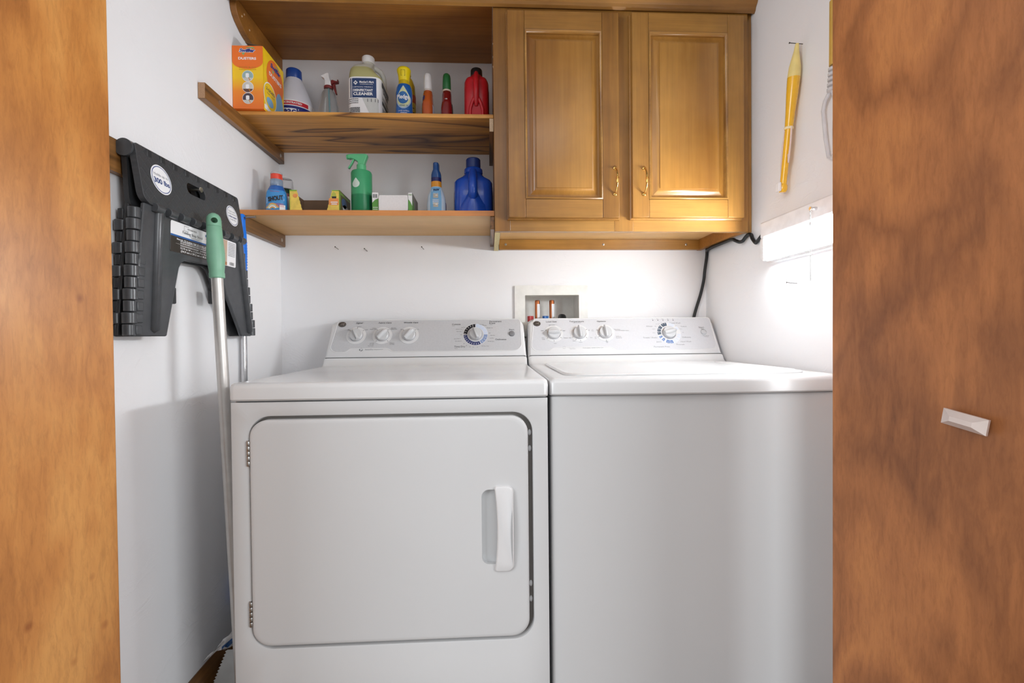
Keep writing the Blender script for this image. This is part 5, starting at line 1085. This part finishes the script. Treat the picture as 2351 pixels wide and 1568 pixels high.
# cord -----------------------------------------------------------------------------------------------
cd = [(1.372, LY1+.001, 1.312), (1.372, -.405, 1.3115), (1.374, -.375, 1.300), (1.376, -.350, 1.289), (1.377, -.340, 1.290), (1.377, -.325, 1.305), (1.377, -.318, 1.318), (1.376, -.305, 1.3215), (1.374, -.292, 1.316), (1.371, -.282, 1.307), (1.368, -.268, 1.306), (1.364, -.252, 1.313), (1.361, -.235, 1.3205), (1.361, -.18, 1.3215), (1.363, -.08, 1.3215), (1.374, -.035, 1.3215), (1.3795, -.0265, 1.330), (1.3795, -.024, 1.345), (1.379, -.0235, 1.335), (1.3775, -.0235, 1.30), (1.373, -.018, 1.25), (1.371, -.012, 1.21), (1.360, -.010, 1.16), (1.344, -.010, 1.11), (1.333, -.010, 1.07), (1.320, -.012, 1.00)]
sm_ = []
for i in range(len(cd)-1):
    p0, p1, p2, p3 = [Vector(cd[max(0, min(len(cd)-1, i+q))]) for q in (-1, 0, 1, 2)]
    for k in range(5):
        t_ = k/5; sm_.append(.5*((2*p1)+(-p0+p2)*t_+(2*p0-5*p1+4*p2-p3)*t_**2+(-p0+3*p1-3*p2+p3)*t_**3))
sm_.append(Vector(cd[-1]))
o = MB().tube(sm_, .0055, 12).build('power_cord', BLK, loc=(1.37, -.2, 1.3), smooth=60); tag(o, 'black power cord running from the wall lamp to behind the washer', 'cord')
cl = thing('cord_clip', 'small metal clip holding the black cord to the rail under the cabinet', 'clip', (1.376, -.028, 1.345))
MB().box(1.3615, 1.3775, -.0302, -.0288, 1.339, 1.352).build('strap', STEEL, cl, bevel=.0006); MB().lathe([(.0045, 0), (.0045, .001), (.0025, .003)], 12, (1.3625, -.0300, 1.3455), 'y').build('screw', STEEL, cl)
# duster ----------------------------------------------------------------------------------------------
du = thing('yellow_duster_handle', 'long yellow duster handle hanging on a nail on the right wall', 'duster', (1.358, -.52, 1.40))
T, Bt = Vector((1.3660, -.549, 1.765)), Vector((1.3610, -.4955, 1.395)); dx = lambda s: T.lerp(Bt, s)
pr = [(.0, .0040), (.02, .0052), (.045, .0060), (.09, .0095), (.15, .0138), (.20, .0150), (.235, .0150)]
MB().tube([dx(a) for a, b in pr], [b for a, b in pr], 20).build('grip_end', mat('cream_yellow_plastic', (236, 216, 140), .35), du, smooth=60)
pr = [(.22, .0152), (.26, .0150), (.33, .0140), (.42, .0120), (.50, .0105), (.548, .0100)]
YP = mat('yellow_plastic', (240, 186, 44), .2, coat=.6)
MB().tube([dx(a) for a, b in pr], [b for a, b in pr], 20).build('handle', YP, du, smooth=60)
MB().tube([dx(.548), dx(.552), dx(.562), dx(.566)], [.0104, .0116, .0116, .0104], 20).build('ring', mat('cream_ring', (240, 226, 180), .3), du)
MB().tube([dx(.566), dx(.95)], [.0088, .0080], 18).build('rod', YP, du)
FRK = mat('pale_pink_plastic', (228, 206, 198), .35)
ac = (Bt-T).normalized(); side = Vector((0, 1, .15)).normalized()
for s in (1, -1):
    f = .014 if s > 0 else .0095
    pts = [dx(.515)+side*s*.010, dx(.55)+side*s*(f+.001), dx(.66)+side*s*(f+.004), dx(.80)+side*s*(f+.003), dx(.88)+side*s*(f-.003), dx(.93)+side*s*.010]
    if s < 0: pts = pts[1:4]+[dx(.74)+side*s*.009]
    MB().tube(pts, [.0022]*len(pts), 10).build('prong', FRK, du, smooth=60)
MB().tube([dx(.55)+side*.012, dx(.64)+side*.0125, dx(.76)+side*.0125, dx(.88)+side*.0115], .0016, 8).build('prong', FRK, du, smooth=60)
MB().tube([dx(.94), dx(.955), dx(.985), dx(1.0)], [.008, .0108, .0112, .008], 18).build('swivel_head', YP, du, smooth=50)
MB().box(1.344, 1.352, -.506, -.490, 1.396, 1.420).build('head_plate', PAPER, du, bevel=.002)
t = thing('small_nail', 'bent nail on the right wall at the tip of the yellow duster handle', 'nail', (1.37, -.545, 1.768))
MB().tube([(XR+.003, -.543, 1.768), (1.352, -.540, 1.772)], .001, 8).build('shank', MATS['dark_steel'], t); MB().tube([(1.352, -.540, 1.772), (1.3505, -.5398, 1.7722)], .0022, 8).build('head', MATS['dark_steel'], t)
t = thing('small_nail', 'small nail in the right wall just below the wall lamp', 'nail', (1.38, -.515, 1.145))
MB().tube([(XR+.003, -.520, 1.143), (1.362, -.512, 1.147)], .0011, 8).build('shank', MATS['dark_steel'], t); MB().tube([(1.362, -.512, 1.147), (1.3605, -.5118, 1.1472)], .0022, 8).build('head', MATS['dark_steel'], t)
# clear handled tool half hidden by the folding door -------------------------------------------------------
wh = thing('clear_handled_brush', 'clear plastic looped handle with a yellow end half hidden by the right door', 'brush', (1.372, -.66, 1.50))
CP = mat('clear_white_plastic', (236, 238, 242), .2, trans=.35, ior=1.3)
MB().tube([(1.374, -.668, 1.790), (1.374, -.668, 1.640)], [.010, .011], 16).build('yellow_end', mat('ochre_plastic', (206, 168, 84), .4), wh)
for k in range(5): MB().lathe([(.006, -.005), (.0115, -.003), (.0115, .003), (.006, .005)], 18, (1.3735, -.667+.0012*k, 1.632-k*.0115)).build('neck_ring', CP, wh, smooth=50)
lp_ = [(1.3735, -.655, 1.585), (1.3735, -.638, 1.570), (1.3735, -.632, 1.55), (1.3735, -.640, 1.48), (1.3735, -.650, 1.432), (1.3735, -.661, 1.424), (1.3735, -.669, 1.434), (1.3735, -.668, 1.49), (1.3735, -.672, 1.55), (1.3735, -.664, 1.58), (1.3735, -.655, 1.588)]
MB().tube(lp_, .0042, 12).build('loop', CP, wh, smooth=60)
